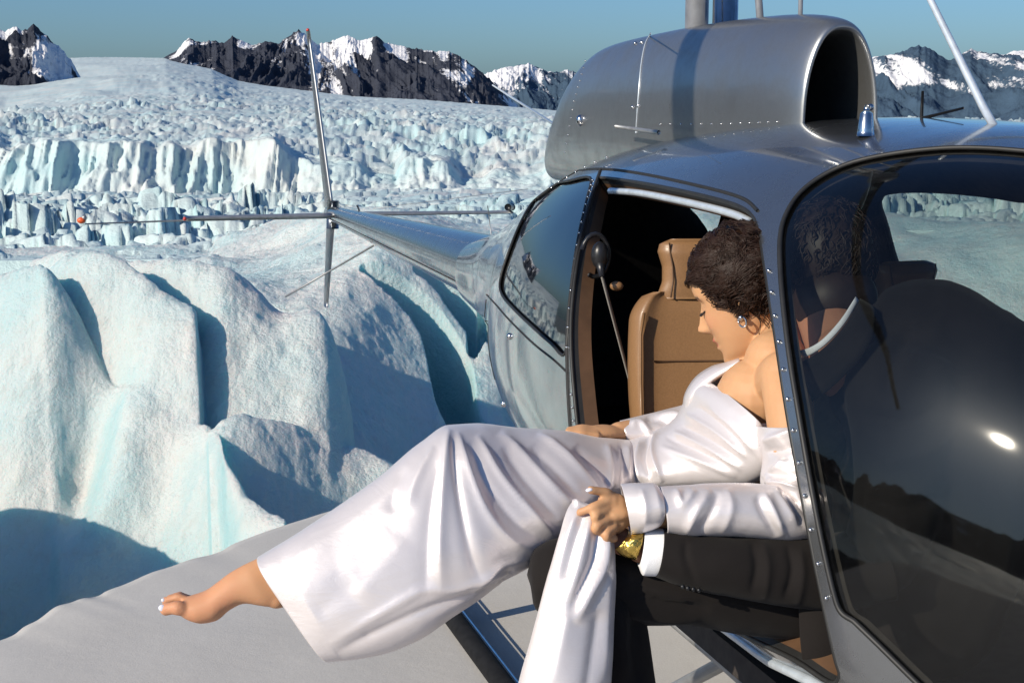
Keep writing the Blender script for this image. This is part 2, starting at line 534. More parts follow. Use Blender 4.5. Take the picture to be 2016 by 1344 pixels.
# ---- middle and far glacier: tumbled seracs, an ice cliff, then the ice field up to the horizon
def far_height(K, Y):
    X = K * Y
    px = 1008 + K / CP * FPX
    lx = np.clip((px - 500) / 500, 0, 1)                    # 0 on the left, 1 to the right
    lx = lx * lx * (3 - 2 * lx)
    hz = np.interp(px, [-900, -300, 0, 160, 330, 420, 470, 520, 600, 700, 830, 1000, 1100, 1700, 1850, 2016, 2400, 3200], [150, 128, 126, 120, 119, 136, 158, 167, 177, 189, 195, 209, 218, 234, 242, 258, 264, 264])
    wob = 34 * fbm(px / 210.0, px * 0 + 0.5, seed=3, octv=4)
    p30 = 512.0 - 60 * lx
    pf = 383 + wob * 0.35 - 12 * lx; pt = 272 - wob * 0.8 + 26 * lx
    # domain warp makes the cliff fluted
    fl = 9.0 * fbm(X * 0.03, Y * 0.0 + 0.3, seed=70, octv=3) + 4.5 * fbm(X * 0.10, Y * 0.03, seed=71, octv=3, ridged=True) + 3.0 * fbm(X * 0.33 + Y * 0.03, Y * 0.06, seed=74, octv=4, ridged=True)
    Yw = Y + np.where((Y > 150) & (Y < 420), fl, 0) * np.clip((Y - 150) / 60, 0, 1) * np.clip((420 - Y) / 80, 0, 1)
    L = np.log(np.clip(Yw, 22.01, 8999))
    cpy = np.zeros(K.shape)
    mm = np.clip(0.35 + 1.3 * fbm(px / 120.0, px * 0 + 2.5, seed=29, octv=3) + 0.5 * lx, 0, 1)
    ynodes = [22, 60, 120, 256, 267, 330, 420, 900, 2200, 5200, 9000]
    pyn = [p30, 437 - 4 * lx, 408 - 6 * lx, pf, pt + 55 * mm, pt, 244 + 8 * lx, None, None, hz, hz]
    pyn[7] = 0.5 * pyn[6] + 0.5 * hz; pyn[8] = 0.2 * pyn[6] + 0.8 * hz
    ln = np.log(ynodes)
    for i in range(len(ln) - 1):
        t = np.clip((L - ln[i]) / (ln[i + 1] - ln[i]), 0, 1)
        m = (L >= ln[i]) & (L <= ln[i + 1])
        cpy = np.where(m, pyn[i] * (1 - t) + pyn[i + 1] * t, cpy)
    cpy = np.where(L > ln[-1], hz, cpy)
    z = EYE - (cpy - 200) / FPX * Y / 1.0
    # seracs
    smooth_left = np.clip((Y - 480) / 500, 0, 1) * np.clip((460 - px) / 260, 0, 1)
    calm = np.clip((px - 600) / 120, 0, 1) * np.clip((70 - Y) / 25, 0, 1)
    tot = np.zeros(K.shape); crack = np.zeros(K.shape)
    for size, y0, y1, amp, seed in ((0.7, 22, 75, 0.34, 51), (1.5, 23, 110, 0.62, 101), (2.8, 45, 380, 0.7, 202), (4.2, 240, 1000, 1.9, 303), (8.0, 300, 2600, 2.4, 404), (22.0, 1100, 6000, 3.2, 505)):
        w = np.clip((Y - y0) / (0.3 * y0 + 4), 0, 1) * np.clip((y1 - Y) / (0.4 * y1), 0, 1)
        wx = X / size + 0.55 * fbm(X / size * 0.8, Y / size * 0.8, seed=seed + 1, octv=3)
        wy = Y / (size * 1.15) + 0.55 * fbm(X / size * 0.8 + 9, Y / size * 0.8, seed=seed + 2, octv=3)
        d1, d2, r1, r2, r3, ox, oy = worley(wx, wy, seed)
        edge = np.clip((d2 - d1) / 0.16, 0, 1)
        # split blocks: tilted flat tops, sharp broken edges, some spires
        h = (r1 ** 1.5 * 1.6 - 0.45) + (r2 - 0.5) * 2.0 * ox + (r3 - 0.5) * 2.0 * oy
        h = h - 0.55 * np.abs(ox * (r3 - 0.3) + oy * (r2 - 0.6)) - (1 - edge) * (0.22 + 0.5 * r3)
        face = np.clip((Y - 246) / 8, 0, 1) * np.clip((284 - Y) / 12, 0, 1)
        w = w * (1 - 0.7 * face * (1 - lx) * (1 - 0.6 * mm)) * (1 - 0.9 * smooth_left) * (1 - 0.9 * calm)
        if size > 4:      # broken ice field: sharp transverse crests between the blocks
            rg = fbm(X / (size * 1.6), Y / (size * 2.2), seed=seed + 30, octv=4, ridged=True, gain=0.6)
            h = 0.45 * h + 0.75 * rg
        tot = tot + amp * w * h
        crack = np.maximum(crack, w * (1 - edge) * r3)
    patch = np.clip(0.75 + 0.9 * fbm(X / 60, Y / 90, seed=12, octv=3), 0.15, 1.3)
    patch = np.where(Y < 110, np.clip(0.85 + 0.9 * fbm(X / 9, Y / 12, seed=13, octv=3), 0.15, 1.3), patch)
    z = z + tot * patch
    z = z + 0.010 * Y * 0.2 * fbm(X / 7, Y / 7, seed=15, octv=4) * np.clip(200 / Y, 0.1, 1)
    sw = smooth_left * 14 * fbm(px / 300.0, Y / 700.0, seed=18, octv=3)
    return z + sw, crack

def build_far():
    ys = np.concatenate([np.geomspace(22, 120, 220)[:-1], np.geomspace(120, 240, 50)[:-1], np.linspace(240, 284, 100)[:-1], np.geomspace(284, 900, 105)[:-1], np.geomspace(900, 9000, 60)])
    K, Y = polar_grid(kof(-700), kof(2700), 1050, ys)
    Z, crack = far_height(K, Y)
    Z[:, 0] -= 4.0
    V = np.stack([K * Y, Y, Z], -1).reshape(-1, 3)
    F = grid_faces(K.shape[0], K.shape[1])
    sb, n = slope_blue(V, F, 0.75, 0.25)
    bl = np.clip(sb * 0.28 + crack.ravel() * 0.55 + np.clip(n[:, 1] * 1.5, 0, 0.6) + 0.2 * fbm(V[:, 0] / 20, V[:, 1] / 20, seed=91), 0, 1)  # clean blue ice, with the teal shade of gaps painted in
    bl *= np.clip(1.15 - V[:, 1] / 2500, 0.25, 1)
    px = 1008 + K.ravel() * FPX
    dirt = np.clip(0.3 * fbm(V[:, 0] / 45, V[:, 1] / 30, seed=95, octv=4) - 0.02, 0, 0.12)
    dirt += np.clip((V[:, 1] - 500) / 900, 0, 1) * np.clip((320 - px) / 300, 0, 1) * (0.07 + 0.07 * fbm(px / 120, V[:, 1] / 300, seed=97))
    mesh_obj('glacier_field', V, F, M_ICE_FAR, attrs={'blue': bl, 'dirt': np.clip(dirt, 0, 1)}, kind='structure')

# ---- the ice behind and beside the camera, seen only in reflections
def build_around():
    th = np.radians(np.linspace(62, 62 + 360 - 124, 150))       # leaves the wedge in front to the detailed glacier
    th = np.pi / 2 + th * 1.0 - 0 
    rr = np.geomspace(14, 6000, 90)
    A, Rr = np.meshgrid(th, rr, indexing='ij')
    X, Y = Rr * np.cos(A), Rr * np.sin(A)
    Z = -1.7 + 0.9 * fbm(X / 6, Y / 6, seed=81, octv=4) * np.clip(Rr / 30, 0.3, 3) + 0.02 * Rr ** 1.0 * np.clip(fbm(X / (0.3 * Rr + 5), Y / (0.3 * Rr + 5), seed=83) + 0.4, 0, 1)
    V = np.stack([X, Y, Z], -1).reshape(-1, 3)
    F = grid_faces(*A.shape)[:, ::-1]
    dirt = np.clip(0.25 * fbm(V[:, 0] / 30, V[:, 1] / 30, seed=85), 0, 0.2)
    mesh_obj('glacier_plain', V, F, M_ICE_FAR, attrs={'blue': np.clip(fbm(V[:, 0] / 9, V[:, 1] / 9, seed=86), 0, 0.5), 'dirt': dirt}, kind='structure')
    # bedding far below everything so that no gap shows
    n = 64
    a = np.linspace(0, 2 * np.pi, n, endpoint=False)
    V = [(0, 0, -420.0)] + [(26000 * math.cos(t), 26000 * math.sin(t), -420.0) for t in a]
    mesh_obj('valley_floor', V, [(0, 1 + i, 1 + (i + 1) % n) for i in range(n)], simple('valley', (0.10, 0.12, 0.12), 0.9, scale=0.01), kind='structure')

# ---- silt covered ledge the helicopter stands on
def ground_material():
    m, nt, b = new_mat('silt')
    geo = N(nt, 'ShaderNodeNewGeometry')
    n1 = N(nt, 'ShaderNodeTexNoise', Scale=1.3, Detail=6.0)
    n2 = N(nt, 'ShaderNodeTexNoise', Scale=160.0, Detail=4.0, Roughness=0.7)
    n3 = N(nt, 'ShaderNodeTexNoise', Scale=14.0, Detail=6.0, Roughness=0.6)
    for n in (n1, n2, n3):
        nt.links.new(geo.outputs['Position'], n.inputs['Vector'])
    c = mixc(nt, rampn(nt, [(0.3, 0.0), (0.7, 1.0)], n1.outputs['Fac']).outputs[0], (0.53, 0.505, 0.47), (0.60, 0.575, 0.54))
    c = mixc(nt, rampn(nt, [(0.35, 0.0), (0.75, 0.35)], n2.outputs['Fac']).outputs[0], c, (0.36, 0.35, 0.335))
    nt.links.new(c, b.inputs['Base Color'])
    b.inputs['Roughness'].default_value = 0.85
    ad = N(nt, 'ShaderNodeMath', operation='MULTIPLY_ADD')
    nt.links.new(n3.outputs['Fac'], ad.inputs[0]); ad.inputs[1].default_value = 2.5
    nt.links.new(n2.outputs['Fac'], ad.inputs[2])
    bump(nt, b, ad.outputs[0], 0.2, 0.004)
    return m

def build_ground():
    def gp(px, py):
        r = ray(px, py); t = -EYE / r[2]
        return (r[0] * t, r[1] * t)
    edge = [gp(*q) for q in [(-1500, 1700), (-900, 1500), (-420, 1385), (-150, 1297), (0, 1241), (60, 1212), (110, 1180), (150, 1166), (200, 1155), (260, 1132), (330, 1103), (400, 1080), (480, 1048), (560, 1018), (640, 990), (740, 955), (860, 925), (1000, 900)]]
    edge = catmull(edge, 8)
    rest = [(1.5, 8.2), (4, 9.5), (9, 9), (13, 3), (12, -6), (5, -12), (-4, -11), (-9, -4)]
    rest = catmull([tuple(edge[-1])] + rest + [tuple(edge[0])], 6)[1:-1]
    E = np.concatenate([edge, rest])
    E = E + 0.012 * np.stack([vnoise(np.arange(len(E)) * 0.21, np.zeros(len(E)), seed=4), vnoise(np.arange(len(E)) * 0.21, np.ones(len(E)), seed=6)], 1)
    c = np.array([1.5, 1.5])
    ts = np.concatenate([np.linspace(0.02, 0.9, 36), np.linspace(0.915, 1.0, 8)])
    V = []
    for t in ts:
        for e in E:
            p = c + (e - c) * t
            lip = max(0, (t - 0.9) / 0.1)
            z = -0.03 * lip ** 2 + 0.006 * math.sin(p[0] * 2.1 + p[1]) 
            V.append((p[0], p[1], z))
    for drop, out in ((0.06, 1.003), (0.3, 1.008), (1.6, 1.03), (4.0, 1.06)):     # the side of the ledge
        for e in E:
            p = c + (e - c) * out
            V.append((p[0], p[1], -drop))
    n = len(E)
    V = np.array(V)
    V[:, 2] += 0.01 * fbm(V[:, 0] * 0.9, V[:, 1] * 0.9, seed=44) * 1.0
    F = grid_faces(len(ts) + 4, n, wrap_v=True)
    o = mesh_obj('ground', V, F, ground_material(), kind='structure')
    cap = mesh_obj
    k = [tuple(range(n))[::-1]]
    me = o.data
    return o

# ---- mountains
def rock_material(name, snow=0.5, tint=(0.045, 0.05, 0.065)):
    m, nt, b = new_mat(name)
    geo = N(nt, 'ShaderNodeNewGeometry')
    sn = N(nt, 'ShaderNodeAttribute', attribute_name='snow')
    n1 = N(nt, 'ShaderNodeTexNoise', Scale=0.012, Detail=10.0, Roughness=0.65)
    n2 = N(nt, 'ShaderNodeTexNoise', Scale=0.05, Detail=8.0, Roughness=0.7)
    for n in (n1, n2):
        nt.links.new(geo.outputs['Position'], n.inputs['Vector'])
    rock = mixc(nt, n1.outputs['Fac'], [c * 0.55 for c in tint], [c * 1.5 for c in tint])
    s = N(nt, 'ShaderNodeMath', operation='MULTIPLY_ADD')
    nt.links.new(n2.outputs['Fac'], s.inputs[0]); s.inputs[1].default_value = 0.55
    nt.links.new(sn.outputs['Fac'], s.inputs[2])
    f = rampn(nt, [(0.66, 0.0), (0.74, 1.0)], s.outputs[0])
    col = mixc(nt, f.outputs[0], rock, (0.80, 0.79, 0.80))
    nt.links.new(col, b.inputs['Base Color'])
    b.inputs['Roughness'].default_value = 0.9
    b.inputs['Specular IOR Level'].default_value = 0.15
    bump(nt, b, n1.outputs['Fac'], 0.8, 25.0)
    return m

def mountain(name, crest, base, Y0, depth, mat, seed, snow_bias, n=360, m=110, rough=1.0, snowline=None):
    """crest: pixel outline of the ridge; base: pixel line where it meets the ice; Y0: distance of the ridge"""
    crest = np.array(crest, float); base = np.array(base, float)
    px = np.linspace(crest[0, 0], crest[-1, 0], n)
    cy = np.interp(px, crest[:, 0], crest[:, 1])
    by = np.interp(px, base[:, 0], base[:, 1])
    cy = cy - rough * 3.2 * fbm(px / 11.0, px * 0, seed=seed, octv=4, ridged=True) * np.clip((by - cy) / 25, 0, 1)
    zc = (200 - cy) / FPX * Y0 + EYE
    k = (px - 1008) / FPX * (CP - (zc - EYE) / Y0 * SP)
    zb = (200 - by) / FPX * Y0 + EYE - 60
    t = np.concatenate([np.linspace(0, 1, m), np.linspace(1.04, 1.6, 14)])        # foot .. crest .. far side
    Kk, T = np.meshgrid(k, t, indexing='ij')
    ZC = zc[:, None]; ZB = zb[:, None]
    front = np.clip(T, 0, 1)
    Y = Y0 - depth * (1 - front) + np.maximum(0, T - 1) * depth
    prof = front ** 1.15
    Z = ZB + (ZC - ZB) * prof
    Z = np.where(T > 1, ZC - (ZC - ZB) * (T - 1) * 1.3, Z)
    X = Kk * Y
    H = (ZC - ZB)
    mid = np.sin(np.pi * np.clip(T, 0, 1)) ** 0.7
    sp = depth * 0.16
    wx_ = X / sp + 0.7 * fbm(X / sp * 0.6, Z / sp * 0.8, seed=seed + 21, octv=3)
    gul = fbm(wx_ + Z / (sp * 3.2), Y / (sp * 3.0), seed=seed + 3, octv=6, ridged=True, gain=0.55)
    Z = Z + mid * H * 0.30 * gul * np.clip(H / (0.5 * H.max() + 1e-6), 0.15, 1)
    V = np.stack([X, Y, Z], -1).reshape(-1, 3)
    F = grid_faces(n, len(t))
    nn = normals(V, F)
    rel = ((Z - ZB) / (H.max())).ravel()
    streak = fbm((V[:, 0] + 0.55 * V[:, 2]) / (sp * 0.42), V[:, 2] / (sp * 1.5), seed=seed + 9, octv=5)
    blotch = fbm(V[:, 0] / (sp * 1.3), V[:, 2] / (sp * 0.9), seed=seed + 15, octv=4)
    sl = 0.42 * streak + 0.38 * blotch - 0.45 * gul.ravel() + 0.22 * nn[:, 2]
    snow = 0.30 + snow_bias + sl + 0.30 * (rel - 0.5)
    if snowline is not None:
        snow = snow - np.clip((snowline - rel) * 3.5, 0, 1.2)
    mesh_obj(name, V, F, mat, attrs={'snow': snow}, kind='structure')

M_ROCK = rock_material('rock_dark', tint=(0.040, 0.045, 0.062))  # slight blue of hazy distance mixed into the rock colour
M_ROCK_FAR = rock_material('rock_far_haze', tint=(0.05, 0.085, 0.13))  # stronger blue: haze of the far range put into its colour

build_near()
build_far()
build_around()
build_ground()
mountain('mountain_spur', [(-300, 30), (-120, 60), (0, 62), (10, 70), (18, 64), (32, 58), (42, 66), (54, 62), (66, 53), (74, 60), (80, 68), (92, 76), (100, 88), (114, 94), (128, 108), (140, 122), (152, 142), (163, 160)],
         [(-300, 150), (0, 122), (60, 140), (110, 150), (163, 163)], 1750, 260, M_ROCK, 500, -0.02, n=300, m=130)
mountain('mountain_ridge', [(318, 120), (345, 104), (372, 80), (384, 86), (400, 88), (420, 84), (440, 90), (456, 77), (480, 88), (498, 96), (522, 86), (545, 92), (570, 76), (588, 66), (604, 74), (625, 92), (648, 86), (684, 76), (704, 84), (724, 82), (742, 78),
                            (760, 90), (790, 94), (820, 100), (850, 104), (885, 106), (905, 114), (930, 130), (955, 150), (985, 178), (1020, 208)],
         [(318, 122), (420, 135), (470, 160), (520, 168), (600, 178), (700, 190), (830, 196), (1020, 212)], 5300, 900, M_ROCK, 600, -0.05, n=620, m=140)
mountain('mountain_range', [(930, 160), (958, 148), (975, 140), (1000, 136), (1022, 132), (1042, 128), (1062, 138), (1080, 146), (1100, 146), (1130, 150), (1200, 140), (1300, 150), (1450, 150), (1600, 140), (1690, 128), (1705, 122), (1720, 116), (1745, 114), (1770, 108), (1790, 100), (1808, 96), (1822, 97), (1840, 104), (1850, 112), (1865, 122), (1885, 118),
                            (1900, 108), (1912, 102), (1925, 108), (1950, 110), (1975, 112), (1990, 106), (2016, 104), (2100, 96), (2250, 110), (2500, 100), (2700, 120)],
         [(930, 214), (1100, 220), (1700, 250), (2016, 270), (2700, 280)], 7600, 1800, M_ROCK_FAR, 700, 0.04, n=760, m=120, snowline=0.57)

mountain('mountain_peak', [(900, 190), (935, 160), (958, 148), (975, 140), (1000, 136), (1022, 131), (1042, 127), (1062, 138), (1080, 143), (1100, 146), (1118, 140), (1150, 150), (1200, 170)],
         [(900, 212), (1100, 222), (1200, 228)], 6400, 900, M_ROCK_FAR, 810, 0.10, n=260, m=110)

# the range behind the photographer, mirrored in the cabin's side
def range_behind():
    az = np.radians(np.linspace(124, 398, 460)); n = len(az)
    h = 300 + 260 * (fbm(az * 5, az * 0, seed=901, octv=5, ridged=True) + 0.3)
    t = np.linspace(0, 1, 40)
    A, T = np.meshgrid(az, t, indexing='ij')
    Rr = 2600 + 900 * T
    X, Y = Rr * np.cos(A), Rr * np.sin(A)
    gl = fbm(A * 40, T * 4, seed=905, octv=5, ridged=True)
    Z = -30 + h[:, None] * T ** 1.1 + 60 * gl * np.sin(np.pi * T)
    V = np.stack([X, Y, Z], -1).reshape(-1, 3)
    sn = 0.05 + 0.4 * T.ravel() - 0.3 * gl.ravel() + 0.5 * fbm(V[:, 0] / 200, V[:, 1] / 200, seed=907)
    mesh_obj('mountain_far_side', V, grid_faces(n, 40)[:, ::-1], M_ROCK, attrs={'snow': sn - 0.15}, kind='structure')
range_behind()
# ================================================================ helicopter
TH = math.atan(864 / FPX)                                  # heading: nose towards the camera's right
TAIL = np.array([-1.335, 10.5])
U2 = np.array([math.sin(TH), -math.cos(TH)])               # forward
V2 = np.array([-math.cos(TH), -math.sin(TH)])              # starboard (the side we see)

def hp(s, b, z):
    """s metres ahead of the tail, b metres to starboard, z above the ground -> world"""
    s, b, z = np.broadcast_arrays(np.asarray(s, float), np.asarray(b, float), np.asarray(z, float))
    return np.stack([TAIL[0] + s * U2[0] + b * V2[0], TAIL[1] + s * U2[1] + b * V2[1], z], -1)

def hinv(p):
    d = np.asarray(p)[..., :2] - TAIL
    return d @ U2, d @ V2, np.asarray(p)[..., 2]

S_T = [4.2, 4.6, 5.0, 5.5, 6.0, 6.4, 6.8, 7.2, 7.6, 8.0, 8.2, 8.4, 8.6, 8.8, 8.95, 9.08, 9.14]
W_T = [.17, .20, .27, .39, .535, .625, .685, .715, .725, .708, .692, .65, .548, .40, .26, .12, .008]
ZT_T = [.985, 1.06, 1.16, 1.29, 1.40, 1.475, 1.52, 1.55, 1.565, 1.555, 1.53, 1.475, 1.37, 1.20, 1.04, .86, .65]
ZB_T = [.665, .62, .57, .50, .44, .41, .39, .38, .38, .385, .39, .40, .42, .46, .50, .54, .63]
fW, fZT, fZB = spl(S_T, W_T), spl(S_T, ZT_T), spl(S_T, ZB_T)
fZM = spl([4.2, 6.0, 7.5, 8.1, 8.4, 8.7, 9.14], [.83, .85, .86, .83, .73, .62, .64])
NE = 2.35

def bodyF(s, b, z):
    W, zt, zb, zm = fW(s), fZT(s), fZB(s), fZM(s)
    H = np.where(z > zm, zt - zm, zm - zb)
    f = (np.abs(b) / W) ** NE + (np.abs(z - zm) / H) ** NE - 1
    return f + np.maximum(0, 4.2 - s) * 50 + np.maximum(0, s - 9.14) * 50

def body(s, ph, off=0.0):
    """skin point at station s and angle ph (0 = starboard waist, pi/2 = roof); off along the section normal"""
    s = np.asarray(s, float); ph = np.asarray(ph, float)
    W, zt, zb, zm = fW(s), fZT(s), fZB(s), fZM(s)
    c, sn = np.cos(ph), np.sin(ph)
    H = np.where(sn > 0, zt - zm, zm - zb)
    bb = np.sign(c) * np.abs(c) ** (2 / NE); zz = np.sign(sn) * np.abs(sn) ** (2 / NE)
    nb = np.sign(bb) * np.abs(bb) ** (NE - 1) / W; nz = np.sign(zz) * np.abs(zz) ** (NE - 1) / H
    ln = np.sqrt(nb * nb + nz * nz) + 1e-9
    return hp(s, W * bb + off * nb / ln, zm + H * zz + off * nz / ln)

def hit(px, py, far=False):
    """pixel -> (s, ph) on the cabin skin, near or far side"""
    r = ray(px, py)
    t = np.linspace(1.0, 9.0, 3200)
    s, b, z = hinv(CAMP + t[:, None] * r)
    f = bodyF(s, b, z)
    ins = np.where(f < 0)[0]
    if len(ins) == 0:
        i = int(np.argmin(f)); tt = t[i]
    else:
        i = ins[-1] if far else ins[0]
        a, c = (t[i], t[min(i + 1, len(t) - 1)]) if far else (t[i - 1], t[i])
        for _ in range(30):
            tt = 0.5 * (a + c)
            v = bodyF(*hinv(CAMP + tt * r)) < 0
            if v == far:
                a = tt
            else:
                c = tt
    s, b, z = hinv(CAMP + tt * r)
    W, zt, zb, zm = fW(s), fZT(s), fZB(s), fZM(s)
    H = zt - zm if z > zm else zm - zb
    ph = math.atan2(np.sign(z - zm) * (abs(z - zm) / H) ** (NE / 2), np.sign(b) * (abs(b) / W) ** (NE / 2))
    return float(s), float(ph)

def outline(pix, n=5, closed=True, far=False):
    return np.array([hit(x, y, far) for x, y in catmull(pix, n, closed)])

def inpoly(pts, poly):
    x, y = pts[:, 0], pts[:, 1]
    r = np.zeros(len(pts), bool)
    j = len(poly) - 1
    for i in range(len(poly)):
        xi, yi = poly[i]; xj, yj = poly[j]
        c = ((yi > y) != (yj > y)) & (x < (xj - xi) * (y - yi) / (yj - yi + 1e-15) + xi)
        r ^= c
        j = i
    return r

KPH = 0.72
# outlines in photo pixels
DOOR = [(1183, 348), (1250, 356), (1330, 371), (1400, 387), (1450, 402), (1478, 420), (1492, 450), (1505, 530), (1524, 660), (1545, 800), (1566, 920), (1590, 1050), (1614, 1170), (1640, 1290),
        (1650, 1330), (1630, 1345), (1560, 1300), (1480, 1262), (1400, 1220), (1330, 1185), (1260, 1150), (1200, 1115), (1160, 1070), (1150, 1000), (1141, 900), (1130, 800), (1122, 700), (1122, 620), (1130, 540), (1142, 470), (1160, 400), (1174, 360)]
SHIELD_L = [(2150, 310), (2016, 296), (1930, 290), (1850, 291), (1760, 301), (1680, 318), (1620, 344), (1575, 378), (1548, 418), (1536, 460), (1535, 520), (1541, 600), (1553, 700), (1569, 800), (1586, 900), (1604, 1000), (1622, 1090), (1641, 1170), (1655, 1205), (1680, 1222)]
RWIN = [(1082, 366), (1120, 356), (1162, 350), (1156, 390), (1142, 450), (1130, 520), (1121, 600), (1113, 696), (1085, 676), (1050, 645), (1015, 612), (988, 580), (985, 550), (1000, 500), (1024, 440), (1050, 395)]
P_REAR = [(1336, 384), (1424, 384), (1424, 440), (1405, 462), (1360, 462), (1336, 448), (1332, 420)]
P_FRONT = [(1742, 378), (1850, 366), (2016, 384), (2120, 420), (2120, 700), (2016, 640), (1900, 610), (1820, 590), (1780, 540), (1752, 450)]

door = outline(DOOR, 4)
shield = outline(SHIELD_L, 4, closed=False)
# close the windscreen round the nose: bottom edge forward, then the centre post up to the roof
s0, p0 = shield[-1]; s1, p1 = shield[0]
bot = [(s0 + (8.90 - s0) * t, p0 + (-0.10 - p0) * t ** 1.3) for t in np.linspace(0.1, 1, 10)]
fr = [(8.90, -0.10 + (1.49 + 0.10) * t) for t in np.linspace(0.10, 1, 12)]
top = [(8.90 + (s1 + 0.03 - 8.90) * t, 1.49) for t in np.linspace(0.12, 1, 8)] + [(s1 + 0.02, 1.49 + (p1 - 1.49) * t) for t in np.linspace(0.2, 0.8, 4)]
shield = np.concatenate([shield, bot, fr, top])
rwin = outline(RWIN, 4)
prear = outline(P_REAR, 4, far=True)
pfront = outline(P_FRONT, 4, far=True)
mir = lambda q: np.stack([q[:, 0], math.pi - q[:, 1]], 1)
shield_p = mir(shield)

HOLES = {'door': door, 'shield': shield, 'rwin': rwin, 'prear': prear, 'pfront': pfront, 'shield_p': shield_p}

def cdt_skin():
    ss = np.concatenate([np.arange(4.2, 8.97, 0.035), [8.99, 9.02, 9.05, 9.08, 9.11, 9.14]])
    ps = np.linspace(-math.pi / 2, 1.5 * math.pi, 131)
    G = np.array([(s, p) for s in ss for p in ps])
    pts = [G]; edges = []; n = len(G)
    keep = np.ones(len(G), bool)
    for q in HOLES.values():                     # no grid point too close to an outline
        for a in q:
            keep &= ((G[:, 0] - a[0]) ** 2 + ((G[:, 1] - a[1]) * KPH) ** 2) > 0.012 ** 2
    onb = (G[:, 1] <= ps[0] + 1e-6) | (G[:, 1] >= ps[-1] - 1e-6) | (G[:, 0] <= 4.2001) | (G[:, 0] >= 9.1399)
    G = G[keep | onb]
    allp = [tuple(g) for g in G]
    for q in HOLES.values():
        b0 = len(allp); m = len(q)
        allp += [tuple(a) for a in q]
        edges += [(b0 + i, b0 + (i + 1) % m) for i in range(m)]
    res = delaunay_2d_cdt([Vector((a[0], a[1] * KPH)) for a in allp], edges, [], 0, 1e-6)
    P2 = np.array([(v.x, v.y / KPH) for v in res[0]])
    T = np.array([tuple(f) for f in res[2]])
    C = P2[T].mean(1)
    lab = np.zeros(len(T), int)
    for i, q in enumerate(HOLES.values()):
        lab[inpoly(C, q)] = i + 1
    return P2, T, lab

def sub_mesh(P2, T, off):
    u, inv = np.unique(T, return_inverse=True)
    return body(P2[u, 0], P2[u, 1], off), inv.reshape(T.shape)

# ---- materials
def paint_material(name, color, rough=0.28, metal=0.75, coat=0.6, dirt=0.25):
    m, nt, b = new_mat(name)
    tc = N(nt, 'ShaderNodeTexCoord')
    n1 = N(nt, 'ShaderNodeTexNoise', Scale=3.0, Detail=6.0)
    n2 = N(nt, 'ShaderNodeTexNoise', Scale=900.0, Detail=2.0)
    n3 = N(nt, 'ShaderNodeTexNoise', Scale=14.0, Detail=8.0, Roughness=0.7)
    for n in (n1, n2, n3):
        nt.links.new(tc.outputs['Object'], n.inputs['Vector'])
    c = mixc(nt, n1.outputs['Fac'], [q * 0.86 for q in color], [q * 1.12 for q in color])
    c = mixc(nt, rampn(nt, [(0.45, 0.0), (0.8, dirt)], n3.outputs['Fac']).outputs[0], c, (0.10, 0.095, 0.085))
    c = mixc(nt, rampn(nt, [(0.3, 0.0), (0.7, 0.25)], n2.outputs['Fac']).outputs[0], c, [q * 1.4 for q in color])
    nt.links.new(c, b.inputs['Base Color'])
    b.inputs['Metallic'].default_value = metal
    rr = rampn(nt, [(0.3, rough * 0.8), (0.8, rough * 1.35)], n3.outputs['Fac'])
    nt.links.new(rr.outputs[0], b.inputs['Roughness'])
    b.inputs['Coat Weight'].default_value = coat
    b.inputs['Coat Roughness'].default_value = 0.06
    bump(nt, b, n1.outputs['Fac'], 0.05, 0.02)
    return m

def glass_material(name, tint, refl=1.45, dust=0.06):
    m, nt, b = new_mat(name)
    out = nt.nodes['Material Output']
    nt.nodes.remove(b)
    tr = N(nt, 'ShaderNodeBsdfTransparent'); tr.inputs[0].default_value = (*tint, 1)
    gl = N(nt, 'ShaderNodeBsdfGlossy'); gl.inputs['Roughness'].default_value = 0.035
    df = N(nt, 'ShaderNodeBsdfDiffuse'); df.inputs[0].default_value = (0.35, 0.34, 0.33, 1)
    lw = N(nt, 'ShaderNodeLayerWeight'); lw.inputs[0].default_value = 0.5
    pw = N(nt, 'ShaderNodeMath', operation='POWER'); pw.inputs[1].default_value = 4.2
    f0 = ((refl - 1) / (refl + 1)) ** 2 * 1.3
    fz = N(nt, 'ShaderNodeMath', operation='MULTIPLY_ADD'); fz.inputs[1].default_value = 0.9 - f0; fz.inputs[2].default_value = f0
    nt.links.new(lw.outputs['Facing'], pw.inputs[0]); nt.links.new(pw.outputs[0], fz.inputs[0])
    tc = N(nt, 'ShaderNodeTexCoord')
    nz = N(nt, 'ShaderNodeTexNoise', Scale=9.0, Detail=9.0, Roughness=0.72)
    nt.links.new(tc.outputs['Object'], nz.inputs['Vector'])
    d = rampn(nt, [(0.42, dust * 0.25), (0.75, dust)], nz.outputs['Fac'])
    m1 = N(nt, 'ShaderNodeMixShader'); m2 = N(nt, 'ShaderNodeMixShader')
    nt.links.new(d.outputs[0], m1.inputs[0]); nt.links.new(tr.outputs[0], m1.inputs[1]); nt.links.new(df.outputs[0], m1.inputs[2])
    nt.links.new(fz.outputs[0], m2.inputs[0]); nt.links.new(m1.outputs[0], m2.inputs[1])
    gl2 = N(nt, 'ShaderNodeBsdfGlossy'); gl2.inputs['Roughness'].default_value = 0.28
    m3 = N(nt, 'ShaderNodeMixShader'); m3.inputs[0].default_value = 0.035
    nt.links.new(gl.outputs[0], m3.inputs[1]); nt.links.new(gl2.outputs[0], m3.inputs[2]); nt.links.new(m3.outputs[0], m2.inputs[2])
    nt.links.new(m2.outputs[0], out.inputs[0])
    return m

